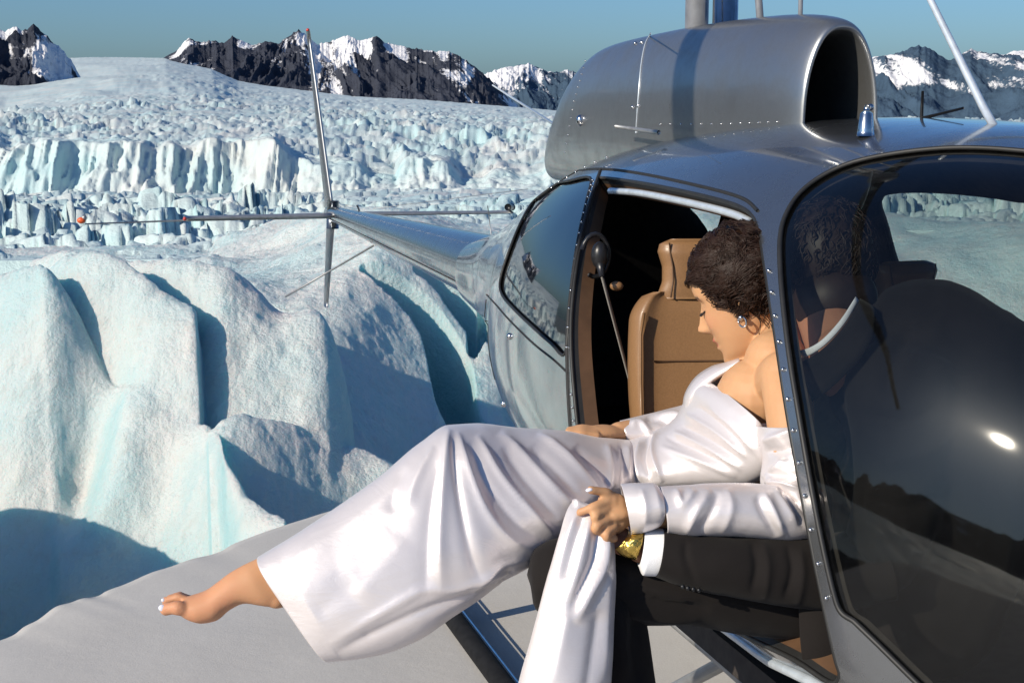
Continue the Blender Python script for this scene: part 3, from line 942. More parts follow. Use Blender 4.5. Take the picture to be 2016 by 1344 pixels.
M_PAINT = paint_material('grey_metallic_paint', (0.235, 0.243, 0.25), 0.25, 0.85, 0.9)
M_ALU = paint_material('bare_aluminium', (0.40, 0.40, 0.405), 0.4, 1.0, 0.0, 0.35)
M_BOOM = paint_material('boom_paint', (0.17, 0.185, 0.205), 0.26, 0.85, 0.8, 0.3)
M_LINER = simple('dark_liner', (0.035, 0.028, 0.024), 0.85, var=0.3, scale=40, bmp=0.2)
M_BROWN = simple('brown_trim', (0.10, 0.052, 0.026), 0.6, var=0.2, scale=20)
M_SEAL = simple('rubber_seal', (0.018, 0.018, 0.018), 0.55, var=0.2)
M_STRIP = simple('door_strip', (0.62, 0.68, 0.74), 0.35, 0.4)
M_GLASS = glass_material('tinted_acrylic', (0.60, 0.63, 0.62), 1.42, 0.010)
M_GLASS2 = glass_material('clear_acrylic', (0.72, 0.80, 0.78), 1.4, 0.03)
M_GLASSD = glass_material('dark_acrylic', (0.08, 0.085, 0.09), 2.6, 0.01)
M_LEATHER = simple('tan_leather', (0.25, 0.135, 0.062), 0.42, var=0.10, scale=260, bmp=0.25, bdist=0.0008, coat=0.08)
M_BLACK = simple('black_metal', (0.02, 0.02, 0.022), 0.35, 0.3, var=0.3)
M_CHROME = simple('steel', (0.55, 0.55, 0.56), 0.18, 1.0, var=0.15)
M_GREYM = simple('dull_grey_metal', (0.34, 0.345, 0.35), 0.45, 0.6, var=0.15)
M_RED = simple('red_lamp', (0.55, 0.05, 0.03), 0.25, coat=0.5)
M_ORANGE = simple('orange_tip', (0.75, 0.12, 0.03), 0.45)
M_BELT = simple('belt_webbing', (0.20, 0.185, 0.165), 0.8, var=0.2, scale=300, bmp=0.3)
M_DARKGAP = simple('panel_gap', (0.015, 0.015, 0.016), 0.7)

heli = empty('helicopter', hp(7.6, 0, 0.0), 'grey metallic helicopter with open front door parked on the silt ledge', 'helicopter')

P2, T, lab = cdt_skin()
V, F = sub_mesh(P2, T[lab == 0], 0.0)
skin = mesh_obj('cabin_shell', V, F, M_PAINT, heli)
V, F = sub_mesh(P2, T[lab == 0], -0.028)
mesh_obj('cabin_lining', V, F[:, ::-1], M_LINER, heli)
idx = {k: i + 1 for i, k in enumerate(HOLES)}
def pane(name, key, mat, label=None, off=-0.006):
    V, F = sub_mesh(P2, T[lab == idx[key]], off)
    o = mesh_obj(name, V, F, mat, heli)
    if label:
        o['label'] = label
    return o
pane('windscreen', 'shield', M_GLASS, 'tinted curved windscreen in front of the man')
pane('windscreen', 'shield_p', M_GLASS)
pane('rear_window', 'rwin', M_GLASSD, 'dark glossy rear side window')
pane('side_window', 'prear', M_GLASS2)
pane('side_window', 'pfront', M_GLASS2)

def edge_tube(name, pts, off, rad, mat, closed=True, sides=6, parent=None, flat=1.0):
    q = np.asarray(pts)
    if closed:
        q = np.concatenate([q, q[:1]])
    return tube(name, body(q[:, 0], q[:, 1], off), rad, mat, parent or heli, sides, flat)

edge_tube('windscreen_seal', shield, -0.001, 0.005, M_SEAL)
edge_tube('window_seal', rwin, 0.0, 0.004, M_SEAL)
edge_tube('window_seal', prear, -0.01, 0.008, M_SEAL)
edge_tube('window_seal', pfront, -0.01, 0.008, M_SEAL)

# thickness of the door opening: jamb, black seal, bright strip along the top
def rim(name, pts, o0, o1, mat, closed=True, shrink=0.0):
    q = np.asarray(pts)
    c = q.mean(0)
    q2 = q + (c - q) * shrink
    a, b = body(q[:, 0], q[:, 1], o0), body(q2[:, 0], q2[:, 1], o1)
    n = len(q)
    return mesh_obj(name, np.concatenate([a, b]), [(i, (i + 1) % n, n + (i + 1) % n, n + i) for i in range(n if closed else n - 1)], mat, heli)
rim('door_jamb', door, 0.001, -0.022, M_SEAL, shrink=0.006)
rim('door_frame_trim', door * 0.994 + door.mean(0) * 0.006, -0.022, -0.055, M_BROWN, shrink=0.006)
edge_tube('door_seal', door, -0.004, 0.005, M_SEAL)
strip = outline([(1192, 363), (1250, 367), (1330, 382), (1400, 398), (1440, 410), (1468, 424)], 5, False)
edge_tube('door_header', strip, -0.022, 0.0085, M_STRIP, closed=False, sides=8)
sill = outline([(1290, 1196), (1400, 1240), (1500, 1290), (1600, 1338), (1640, 1365)], 5, False)
edge_tube('door_sill_strip', sill, 0.004, 0.010, M_STRIP, closed=False, sides=8)

# panel seams
def seam(pix, rad=0.0022, n=6, off=0.0):
    edge_tube('panel_seam', outline(pix, n, False), off, rad, M_DARKGAP, closed=False, sides=5)
seam([(1044, 372), (1080, 352), (1130, 338), (1183, 333), (1250, 340), (1340, 358), (1430, 380), (1470, 395), (1492, 415)], 0.004)
seam([(1183, 333), (1162, 395), (1140, 480), (1126, 560), (1117, 650), (1117, 735), (1122, 830), (1132, 930)], 0.005)
seam([(958, 580), (975, 598), (1005, 632), (1050, 676), (1090, 708), (1118, 734)], 0.003)
seam([(957, 590), (953, 640), (955, 700), (962, 750)], 0.002)
# rivets along the frame
def rivets(pix, count, rad=0.0042):
    q = outline(pix, 10, False)
    c = body(q[:, 0], q[:, 1], 0.0015)
    L = np.concatenate([[0], np.cumsum(np.linalg.norm(np.diff(c, axis=0), axis=1))])
    for d in np.linspace(0.02, L[-1] - 0.02, count):
        p = np.array([np.interp(d, L, c[:, i]) for i in range(3)])
        o = bpy.data.objects.new('rivet', RIV); COL.objects.link(o)
        o.parent = heli; o.location = Vector(p) - heli.location
        o.scale = (rad / 0.0042,) * 3
mb = MB(); mb.ball((0, 0, 0), 0.0042, 8, 5)
tmp = mb.build('rivet', M_CHROME); RIV = tmp.data
bpy.data.objects.remove(tmp)
rivets([(1513, 520), (1520, 575), (1531, 650), (1545, 740), (1560, 830), (1578, 930), (1597, 1040), (1617, 1130), (1634, 1200)], 12)
rivets([(1168, 352), (1150, 420), (1136, 490), (1126, 560), (1119, 640), (1116, 700)], 15, 0.0034)
rivets([(1124, 760), (1128, 810), (1134, 870)], 4, 0.0034)
rivets([(1062, 352), (1100, 332), (1150, 310), (1200, 296)], 7, 0.0034)

# ---- cabin inside: floor, rear bulkhead, seats, belt
def sect(s, off=-0.035, p0=-1.2, p1=math.pi + 1.2, n=40):
    return body(np.full(n, s), np.linspace(p0, p1, n), off)
ring = sect(5.75)
mesh_obj('rear_bulkhead', ring, [tuple(range(len(ring)))], M_LINER, heli, smooth=False)
fl = [hp(s, b, 0.47) for s in (6.8, 9.0) for b in (-0.5, 0.5)]
MB().box(hp(7.9, 0, 0.45), 1.1 * np.append(U2, 0), 0.55 * np.append(V2, 0), (0, 0, 0.03)).build('cabin_floor', M_LINER, heli, False)
u3, v3 = np.append(U2, 0), np.append(V2, 0)

def rounded(name, c, au, av, aw, r, mat, parent, sub=3):
    """soft cushion: box with half axes au, av, aw and generous rounding"""
    mb = MB().box(c, au, av, aw)
    o = mb.build(name, mat, parent)
    b = o.modifiers.new('bevel', 'BEVEL'); b.width = r; b.segments = 5; b.limit_method = 'NONE'
    return o

def seat(s, b, label, yaw=0.0, tilt=0.16, z=0.86, k=0.78):
    f = np.array([u3[0] * math.cos(yaw) + v3[0] * math.sin(yaw), u3[1] * math.cos(yaw) + v3[1] * math.sin(yaw), 0])
    l = np.cross(np.array([0, 0, 1.0]), f) * -1
    up = np.array([0, 0, 1.0]) - f * tilt; up /= np.linalg.norm(up)
    fn = np.cross(l, up); fn = fn if fn @ f > 0 else -fn
    base = hp(s, b, z)
    l = l * k; fn = fn * k; up = up * k; f = f * k
    # backrest: loft of rounded sections, wide shoulders, deep side bolsters
    nu, nv = 40, 40
    Vv = []
    for i in range(nu):
        t = i / (nu - 1)
        hw = 0.215 + 0.012 * math.sin(math.pi * t) - 0.05 * max(0, (t - 0.80) / 0.2) ** 2
        th = 0.062 - 0.022 * max(0, (t - 0.85) / 0.15) ** 2
        zz = t * 0.50
        cap = 1.0
        for j in range(nv):
            a = 2 * math.pi * j / nv
            x = np.sign(math.cos(a)) * abs(math.cos(a)) ** 0.45; y = np.sign(math.sin(a)) * abs(math.sin(a)) ** 0.6
            bol = 0.030 * math.exp(-((abs(x) - 0.86) / 0.12) ** 2) if y > 0 else 0
            dish = -0.012 * (1 - min(1, (x / 0.7) ** 2)) if y > 0 else 0
            shrink = 1.0 if 0.02 < t < 0.98 else 0.86
            Vv.append(base + l * (x * hw * shrink) + fn * ((y * th + bol + dish) * (shrink if shrink < 1 else 1)) + up * zz)
    Ff = [tuple(f) for f in grid_faces(nu, nv, wrap_v=True)] + [tuple(range(nv))[::-1], tuple((nu - 1) * nv + k for k in range(nv))]
    back = mesh_obj('seat_back', Vv, Ff, M_LEATHER, heli)
    # head rest with a notch at its foot
    nu2 = 26
    Vv = []
    for i in range(nu2):
        t = i / (nu2 - 1)
        zz = 0.475 + t * 0.20
        hw = np.interp(t, [0, 0.12, 0.3, 0.55, 0.8, 0.93, 1.0], [0.120, 0.125, 0.112, 0.112, 0.128, 0.122, 0.085])
        th = np.interp(t, [0, 0.3, 0.75, 0.93, 1.0], [0.045, 0.05, 0.062, 0.05, 0.015])
        lean = 0.022 * t
        for j in range(32):
            a = 2 * math.pi * j / 32
            x = np.sign(math.cos(a)) * abs(math.cos(a)) ** 0.55; y = np.sign(math.sin(a)) * abs(math.sin(a)) ** 0.7
            Vv.append(base + l * (x * hw) + fn * (y * th + lean + 0.01) + up * zz)
    Ff = [tuple(f) for f in grid_faces(nu2, 32, wrap_v=True)] + [tuple(range(32))[::-1], tuple((nu2 - 1) * 32 + k for k in range(32))]
    hr = mesh_obj('head_rest', Vv, Ff, M_LEATHER, heli)
    hr['label'] = label
    tube('stitching', [base + l * 0.10 * sx + fn * (0.064 + 0.02 * t) + up * (0.48 + 0.185 * t) for sx, t in zip([0.92, 0.84, 0.86, 0.95, 0.98], [0, .3, .55, .8, .97])], 0.0022, M_BROWN, hr, 5)
    tube('stitching', [base + l * 0.10 * sx + fn * (0.064 + 0.02 * t) + up * (0.48 + 0.185 * t) for sx, t in zip([-0.92, -0.84, -0.86, -0.95, -0.98], [0, .3, .55, .8, .97])], 0.0022, M_BROWN, hr, 5)
    tube('stitching', [base + l * x + fn * (0.053 + 0.012 * (x / 0.15) ** 2) + up * 0.27 for x in np.linspace(-0.15, 0.15, 9)], 0.0022, M_BROWN, back, 5)
    for sx in (-1, 1):
        tube('stitching', [base + l * sx * x + fn * 0.058 + up * z for x, z in ((0.150, 0.03), (0.152, 0.2), (0.160, 0.32), (0.185, 0.40))], 0.0022, M_BROWN, back, 5)
        tube('piping', [base + l * sx * x + fn * 0.094 + up * z for x, z in ((0.195, 0.03), (0.198, 0.2), (0.197, 0.36), (0.185, 0.43))], 0.004, M_LEATHER, back, 6)
    rounded('seat_cushion', base + f * 0.22 - np.array([0, 0, 0.06]) * k, f * 0.24, l * 0.22, np.array([0, 0, 0.07]) * k, 0.045, M_LEATHER, heli)
    rounded('seat_box', base + f * 0.22 - np.array([0, 0, 0.26]) * k, f * 0.22, l * 0.21, np.array([0, 0, 0.13]), 0.01, M_LINER, heli)

def locate(px, py, b):
    """station and height of the pixel on the fore-and-aft plane b"""
    r = ray(px, py)
    o = CAMP[:2] - TAIL
    t = (b - o @ V2) / (r[:2] @ V2)
    q = CAMP + r * t
    s, bb, z = hinv(q)
    return float(s), float(z)
def depth_plane(px, py, s):
    """lateral place and height of a pixel on the athwart plane at station s"""
    r = ray(px, py)
    o = CAMP[:2] - TAIL
    t = (s - o @ U2) / (r[:2] @ U2)
    q = CAMP + r * t
    _, b, z = hinv(q)
    return float(b), float(z)

# the seat behind the woman
sb, sz = depth_plane(1370, 868, 7.36)
seat(7.36, sb, 'tan leather head rest behind the woman', z=sz, k=0.72, yaw=0.25)
fs, fz = locate(1788, 860, -0.30)
seat(fs, -0.30, 'head rest of the far seat, dark against its window', z=fz, k=0.7)

# belt hanging from its reel
b0, z0 = depth_plane(1185, 545, 7.22); b1, z1 = depth_plane(1256, 812, 7.30)
def ribbon(name, path, half, mat, parent):
    p = np.asarray(path, float)
    V = np.concatenate([p - half, p + half]); n = len(p)
    o = mesh_obj(name, V, [(i, i + 1, n + i + 1, n + i) for i in range(n - 1)], mat, parent)
    s = o.modifiers.new('s', 'SOLIDIFY'); s.thickness = 0.0025
    return o
ribbon('seat_belt', [hp(7.22 + 0.08 * t, b0 + (b1 - b0) * t, z0 + (z1 - z0) * t) for t in np.linspace(0, 1.15, 8)], 0.006 * v3 + 0.008 * u3, M_BELT, heli)
mb = MB()
cb, cz = depth_plane(1172, 503, 7.2)
mb.tube([hp(7.2, cb + 0.035 * math.cos(a), cz + 0.052 * math.sin(a)) for a in np.linspace(0.3, 5.2, 16)], 0.006, 8)
mb.build('belt_reel_guard', M_BLACK, heli)
mb = MB(); mb.ball(hp(7.2, cb - 0.012, cz), (0.022, 0.022, 0.034)); mb.tube([hp(7.2, cb - 0.01, cz), hp(7.22, b0, z0)], [0.015, 0.007]); mb.build('belt_reel', M_BLACK, heli)
lb, lz = depth_plane(1214, 563, 7.2)
MB().ball(hp(7.2, lb, lz), (0.017, 0.012, 0.012)).build('belt_tongue', M_LEATHER, heli)
# instrument column and headset hung between the seats
MB().tube([hp(8.55, -0.05, 0.5), hp(8.6, -0.05, 0.85), hp(8.58, -0.05, 1.0)], [0.16, 0.17, 0.12], 12).build('instrument_console', M_LINER, heli)

# ---- upper cowling with its air intake
CB = 0.07
cs = [5.90, 6.0, 6.15, 6.4, 6.8, 7.1, 7.25, 7.34, 7.385]
def cowl_section(s, hw, zt, zb, n=48, rc=2.6, inner=False):
    pts = []
    for j in range(n):
        a = 2 * math.pi * j / n
        x = np.sign(math.cos(a)) * abs(math.cos(a)) ** (2 / rc); y = np.sign(math.sin(a)) * abs(math.sin(a)) ** (2 / rc)
        zc, hh = (zt + zb) / 2, (zt - zb) / 2
        taper = 1.0 - 0.16 * max(0, y) ** 2
        z = zc + y * hh
        sh = 1.0 * max(0.0, min(1.0, (7.0 - s) / 0.9)) if s < 7.0 and zt > zb + 0.01 and not inner else 0.0
        pts.append(hp(s + sh * (z - 1.80), CB + x * hw * taper, z))
    return pts
prof = [  # s, half width, top, bottom
    (5.862, .03, 1.62, 1.44), (5.864, .07, 1.69, 1.36), (5.870, .10, 1.730, 1.32), (5.89, .120, 1.760, 1.31), (5.93, .130, 1.778, 1.31), (6.02, .136, 1.790, 1.31), (6.2, .140, 1.800, 1.31), (6.5, .142, 1.812, 1.31), (6.8, .142, 1.818, 1.31),
    (7.05, .138, 1.818, 1.31), (7.2, .131, 1.814, 1.31), (7.3, .121, 1.806, 1.31), (7.36, .113, 1.796, 1.31), (7.39, .105, 1.786, 1.31), (7.40, .097, 1.774, 1.31), (7.39, .090, 1.764, 1.31), (7.34, .086, 1.758, 1.31), (7.22, .084, 1.752, 1.31), (6.9, .080, 1.745, 1.31)]
SEC = np.array([cowl_section(*q, inner=(i == len(prof) - 1)) for i, q in enumerate(prof)])
nco = len(prof)
M_COWL = paint_material('cowling_paint', (0.33, 0.335, 0.34), 0.34, 0.85, 0.3, 0.45)
cowl = mesh_obj('engine_cowling', SEC.reshape(-1, 3), grid_faces(nco, 48, wrap_v=True)[:, ::-1], M_COWL, heli)
ss_ = cowl.modifiers.new('sub', 'SUBSURF'); ss_.levels = 1; ss_.render_levels = 1
mesh_obj('intake_duct', cowl_section(7.02, .095, 1.77, 1.30, inner=True), [tuple(range(48))], M_LINER, heli, smooth=False)
from mathutils.bvhtree import BVHTree
COWL_BVH = BVHTree.FromPolygons([Vector(v) for v in SEC.reshape(-1, 3)], [tuple(int(i) for i in f) for f in grid_faces(nco, 48, wrap_v=True)])
def on_cowl(px, py):
    """point of the cowling's starboard side at a pixel"""
    r = Vector(ray(px, py)).normalized()
    h = COWL_BVH.ray_cast(Vector(CAMP), r)
    return np.array(h[0] - r * 0.001) if h[0] is not None else CAMP + ray(px, py) * 3.9
tube('cowling_seam', [on_cowl(x, y) for x, y in catmull([(1281, 66), (1270, 88), (1262, 130), (1256, 200), (1252, 262)], 4)], 0.0022, M_STRIP, heli, 5)
for x, y in ((1263, 84), (1257, 209), (1251, 86), (1246, 211)):
    MB().ball(on_cowl(x, y), 0.006, 8, 6).build('fastener', M_CHROME, heli)
MB().ball(on_cowl(1143, 237), (0.015, 0.015, 0.019), 14, 10).build('fuel_cap', M_CHROME, heli)

# mast, pushrods and the two rotor blades above the picture
def at_b(px, py, b):
    s, z = locate(px, py, b)
    return hp(s, b, z)
m0 = at_b(1372, 30, 0.07); m1 = at_b(1428, 26, 0.04)
tube('rotor_mast', [m0 + np.array([0, 0, -0.05]), m0 + np.array([0, 0, 0.95])], 0.034, M_GREYM, heli, 20)
tube('mast_fairing', [m1 + np.array([0, 0, -0.05]), m1 + np.array([0, 0, 0.72])], 0.036, M_CHROME, heli, 20)
q = at_b(1497, 24, 0.07); tube('push_rod', [q + np.array([0, 0, -.02]), q + np.array([-0.05, 0.03, 0.5])], 0.010, M_GREYM, heli, 8)
q = at_b(1576, 24, 0.07); tube('push_rod', [q + np.array([0, 0, -.02]), q + np.array([0.0, 0.02, 0.4])], 0.006, M_GREYM, heli, 8)
hub = m0 + np.array([0.0, 0.0, 0.95])
MB().ball(hub, (0.13, 0.13, 0.07)).build('rotor_hub', M_GREYM, heli)
def blade(az, length=4.6, chord=0.065):
    d = np.array([math.cos(az), math.sin(az), 0]); c = np.array([-d[1], d[0], 0])
    V = []
    L = np.linspace(0.1, length, 16)
    for x in L:
        for k in range(14):
            a = 2 * math.pi * k / 14
            V.append(hub + d * x + c * chord * math.cos(a) + np.array([0, 0, 0.014 * math.sin(a) - 0.004 * x]))
    return mesh_obj('rotor_blade', V, [tuple(f) for f in grid_faces(16, 14, wrap_v=True)] + [tuple(range(14)), tuple(15 * 14 + k for k in range(14))][::-1], M_BOOM, heli)
BLADE_AZ = math.atan2(SUN_DIR.y, SUN_DIR.x) + R(3.5)
blade(BLADE_AZ); blade(BLADE_AZ + math.pi)

# ---- things on the roof
def on_roof(px, py):
    s, p = hit(px, py)
    return body(s, p, 0.0), body(s, p, 0.1) - body(s, p, 0.0)
a, n_ = on_roof(1704, 268)
mb = MB(); mb.tube([a, a + [0, 0, .01], a + [0, 0, .045], a + [0, 0, .052]], [.018, .017, .013, .006], 14); mb.tube([a + [0, 0, .05], a + [0.003, 0, .062]], [.007, .007], 10); mb.ball(a + np.array([0.008, 0, .058]), .007)
mb.build('temperature_probe', M_CHROME, heli)
a = at_b(1813, 258, 0.0)
mb = MB(); mb.tube([a + [0, 0, -.02], a + [0, 0, .088]], [.005, .003], 8); mb.build('whip_antenna', M_BLACK, heli)
mb = MB(); mb.tube([at_b(1755, 252, 0.0), at_b(1815, 233, 0.0), at_b(1896, 213, 0.0)], [.004, .004, .003], 8); mb.build('whip_antenna', M_BLACK, heli)
a = at_b(1815, 251, 0.02); tube('antenna_foot', [a, at_b(1850, 244, 0.02)], .006, M_GREYM, heli, 8)
tube('wire_cutter_mast', [at_b(1972, 276, 0.05), at_b(1935, 210, 0.05), at_b(1822, -20, 0.05), at_b(1790, -90, 0.05)], [.009, .0085, .007, .007], M_STRIP, heli, 10)
MB().tube([at_b(1925, 272, 0.05), at_b(1960, 280, 0.05), at_b(1985, 288, 0.05)], [.012, .02, .012], 12).build('mast_foot', M_GREYM, heli)
MB().tube([at_b(1213, 249, 0.28), at_b(1297, 261, 0.28)], [.0055, .0065], 8).build('air_vent_pipe', M_GREYM, heli)
a, n_ = on_roof(1004, 662); MB().ball(a, .010).build('door_knob', M_CHROME, heli)
a, n_ = on_roof(972, 802); MB().ball(a, .010).build('door_knob', M_CHROME, heli)
a = at_b(1006, 409, 0.25)
# ---- tail boom, fin and stabiliser
nb = 40
sb_ = np.linspace(0.0, 4.6, nb)
rb = np.interp(sb_, [0, 0.4, 4.2, 4.6], [.055, .062, .158, .168])
V = []
for s, r_ in zip(sb_, rb):
    for k in range(28):
        a = 2 * math.pi * k / 28
        V.append(hp(s, r_ * math.cos(a), 0.79 + 0.012 * s + r_ * math.sin(a)))
mesh_obj('tail_boom', V, [tuple(f) for f in grid_faces(nb, 28, wrap_v=True)] + [tuple(range(28))], M_BOOM, heli)
tube('boom_seam', [hp(s, np.interp(s, [0, .4, 4.2, 4.6], [.055, .062, .158, .168]) * .93 + .001, 0.79 + 0.012 * s - np.interp(s, [0, .4, 4.2, 4.6], [.055, .062, .158, .168]) * .37) for s in np.linspace(0.2, 4.3, 12)], 0.0022, M_DARKGAP, heli, 5)
def foil(name, root, tip, croot, ctip, th, chord_dir, thick_dir, mat, lead=None):
    """tapered fin between two points (middle of the chord)"""
    n = 20
    V = []
    for t in np.linspace(0, 1, 14):
        c = np.asarray(root) * (1 - t) + np.asarray(tip) * t
        ch = croot * (1 - t) + ctip * t
        for k in range(n):
            a = 2 * math.pi * k / n
            x = math.cos(a); y = math.sin(a) * (0.75 + 0.35 * x)
            V.append(c + chord_dir * (x * ch / 2) + thick_dir * (y * th / 2 * (1 - 0.35 * t)))
    return mesh_obj(name, V, [tuple(f) for f in grid_faces(14, n, wrap_v=True)] + [tuple(range(n)), tuple(13 * n + k for k in range(n))], mat, heli)
def at_s(px, py, s):
    b, z = depth_plane(px, py, s)
    return hp(s, b, z)
foil('upper_fin', at_s(648, 412, 0.0), at_s(606, 62, -0.18), .34, .10, .052, u3, v3, M_ALU)
foil('lower_fin', at_s(650, 436, 0.0), at_s(641, 603, -0.05), .30, .15, .046, u3, v3, M_ALU)
MB().tube([at_s(655, 395, 0.12), at_s(655, 450, 0.12)], .045, 14).build('fin_root', M_BOOM, heli)
MB().ball(at_s(606, 60, -0.18), .014).build('tail_lamp', M_RED, heli)
for t in np.linspace(0.08, 0.92, 9):
    a = at_s(648, 412, 0.0) * (1 - t) + at_s(606, 62, -0.18) * t
    MB().ball(a + v3 * (.024 * (1 - .35 * t)) + u3 * 0.06 * (1 - 0.6 * t), .0045, 6, 5).build('rivet', M_CHROME, heli)
foil('stabiliser', at_s(650, 423, 0.35), at_s(363, 428, 0.35), .22, .20, .040, u3, np.array([0, 0, 1.0]), M_GREYM)
foil('stabiliser', at_s(650, 421, 0.35), at_s(1003, 417, 0.35), .22, .20, .040, u3, np.array([0, 0, 1.0]), M_GREYM)
MB().ball(at_s(364, 431, 0.46), .014).build('navigation_lamp', M_RED, heli)
MB().tube([at_s(1000, 408, 0.5), at_s(1008, 408, 0.3)], .026, 12).build('stabiliser_tip', M_BLACK, heli)
tube('tail_rotor_guard', [at_s(655, 428, 0.3), at_s(362, 434, 0.28), at_s(168, 441, 0.25)], [.008, .007, .005], M_GREYM, heli, 8)
MB().ball(at_s(160, 434, 0.25), (.030, .02, .022)).build('guard_tip', M_ORANGE, heli)
MB().ball(at_s(166, 429, 0.25), (.018, .018, .020)).build('guard_lamp', M_GREYM, heli)
tube('antenna_post', [at_s(703, 404, 0.9), at_s(718, 440, 0.9), at_s(738, 484, 0.9)], .006, M_GREYM, heli, 8)
tube('antenna_wire', [at_s(738, 482, 0.9), at_s(562, 584, 0.35)], .007, M_GREYM, heli, 8)
tube('antenna_wire', [at_s(735, 411, 0.8), at_s(1040, 372, 2.8)], .0018, M_GREYM, heli, 5)
tube('antenna_wire', [at_s(960, 405, 2.2), at_s(968, 470, 2.2)], .003, M_GREYM, heli, 5)
tube('antenna_wire', [at_s(970, 168, 0.4), at_s(1092, 246, 5.6)], .006, M_STRIP, heli, 5)

# ---- landing gear
def gpt(px, py, z=0.032):
    r = ray(px, py); t = (z - EYE) / r[2]
    return CAMP + r * t
ga, gb_ = gpt(893, 1215), gpt(975, 1330)
gs, gb2, _ = hinv(np.array([ga, gb_]))
bsk = float(np.mean(gb2))
sk = [hp(s, bsk, z) for s, z in ((5.6, .04), (6.0, .035), (7.0, .034), (8.0, .034), (8.9, .034), (9.3, .06), (9.55, .15))]
M_SKID = simple('black_skid_paint', (0.010, 0.010, 0.011), 0.8, var=0.4, **{'Specular IOR Level': 0.2})
tube('skid', catmull(sk, 5), 0.030, M_SKID, heli, 16)
M_BLUE = simple('blue_stripe', (0.03, 0.09, 0.22), 0.4)
tube('skid_stripe', [hp(s, bsk - 0.026, 0.060) for s in (5.7, 7, 8.9)], 0.003, M_BLUE, heli, 8)
tube('skid', catmull([hp(s, -bsk, z) for s, z in ((5.6, .04), (7.0, .034), (8.9, .034), (9.3, .06), (9.55, .15))], 5), 0.030, M_SKID, heli, 16)
for s in (6.35, 8.35):
    for sg in (1, -1):
        tube('skid_strut', catmull([hp(s, sg * bsk, .04), hp(s, sg * (bsk * .72), .27), hp(s, sg * .25, .44)], 5), 0.026, M_GREYM, heli, 12, flat=0.75)
st1 = [gpt(1330, 1215, .36), gpt(1420, 1290, .36), gpt(1500, 1360, .36)]
tube('step_tube', st1, 0.024, M_GREYM, heli, 12)
tube('step_brace', [gpt(1440, 1296, .35), gpt(1335, 1352, .2), gpt(1250, 1400, .1)], 0.017, M_GREYM, heli, 10)
MB().ball(gpt(1432, 1296, .365), .020).build('step_bolt', M_CHROME, heli)
tube('step_tube', [gpt(1345, 1225, .42), gpt(1440, 1300, .42), gpt(1530, 1372, .42)], 0.010, M_SEAL, heli, 8)

def cowl_rivets(pix, n):
    for x, y in catmull(pix, 12)[::max(1, 12 * (len(pix) - 1) // n)]:
        o = bpy.data.objects.new('rivet', RIV); COL.objects.link(o)
        o.parent = heli; o.location = Vector(on_cowl(x, y)) - heli.location; o.scale = (.6, .6, .6)
cowl_rivets([(1112, 300), (1130, 200), (1152, 120)], 10)
cowl_rivets([(1300, 245), (1420, 244), (1530, 240)], 12)
# ================================================================ people
EX = np.array([1.0, 0, 0]); TOW = -FWD                     # image right, towards the camera

def satin_material():
    m, nt, b = new_mat('white_satin')
    tc = N(nt, 'ShaderNodeTexCoord')
    n1 = N(nt, 'ShaderNodeTexNoise', Scale=7.0, Detail=4.0)
    n2 = N(nt, 'ShaderNodeTexNoise', Scale=1400.0, Detail=2.0)
    for n in (n1, n2):
        nt.links.new(tc.outputs['Object'], n.inputs['Vector'])
    c = mixc(nt, n1.outputs['Fac'], (0.73, 0.665, 0.655), (0.80, 0.74, 0.725))
    nt.links.new(c, b.inputs['Base Color'])
    b.inputs['Roughness'].default_value = 0.36
    b.inputs['Specular IOR Level'].default_value = 1.0
    b.inputs['Metallic'].default_value = 0.33
    b.inputs['Specular Tint'].default_value = (1.0, 0.97, 0.98, 1)
    b.inputs['Sheen Weight'].default_value = 0.12
    b.inputs['Sheen Roughness'].default_value = 0.5
    n3 = N(nt, 'ShaderNodeTexNoise', Scale=16.0, Detail=5.0, Roughness=0.55, Distortion=1.2)
    mp = N(nt, 'ShaderNodeMapping'); mp.inputs['Scale'].default_value = (0.6, 1.0, 1.6); mp.inputs['Rotation'].default_value = (0, 0.7, 0)
    nt.links.new(tc.outputs['Object'], mp.inputs['Vector']); nt.links.new(mp.outputs[0], n3.inputs['Vector'])
    first = bump(nt, b, n3.outputs['Fac'], 0.16, 0.008)
    bump(nt, b, n2.outputs['Fac'], 0.10, 0.0006, prev=first)
    return m

def skin_material(name, base):
    m, nt, b = new_mat(name)
    tc = N(nt, 'ShaderNodeTexCoord')
    n1 = N(nt, 'ShaderNodeTexNoise', Scale=26.0, Detail=5.0)
    n2 = N(nt, 'ShaderNodeTexNoise', Scale=420.0, Detail=3.0)
    for n in (n1, n2):
        nt.links.new(tc.outputs['Object'], n.inputs['Vector'])
    c = mixc(nt, n1.outputs['Fac'], [q * 0.9 for q in base], [min(1, q * 1.08) for q in base])
    lp = N(nt, 'ShaderNodeAttribute', attribute_name='lip')
    c = mixc(nt, lp.outputs['Fac'], c, (0.46, 0.10, 0.085))
    bl = N(nt, 'ShaderNodeAttribute', attribute_name='blush')
    c = mixc(nt, bl.outputs['Fac'], c, (0.62, 0.22, 0.14))
    br = N(nt, 'ShaderNodeAttribute', attribute_name='brow')
    c = mixc(nt, br.outputs['Fac'], c, (0.05, 0.025, 0.015))
    nt.links.new(c, b.inputs['Base Color'])
    b.inputs['Roughness'].default_value = 0.58
    b.inputs['Specular IOR Level'].default_value = 0.35
    b.inputs['Subsurface Weight'].default_value = 0.12
    b.inputs['Subsurface Radius'].default_value = (0.012, 0.004, 0.002)
    b.inputs['Subsurface Scale'].default_value = 0.6
    bump(nt, b, n2.outputs['Fac'], 0.12, 0.0008)
    return m

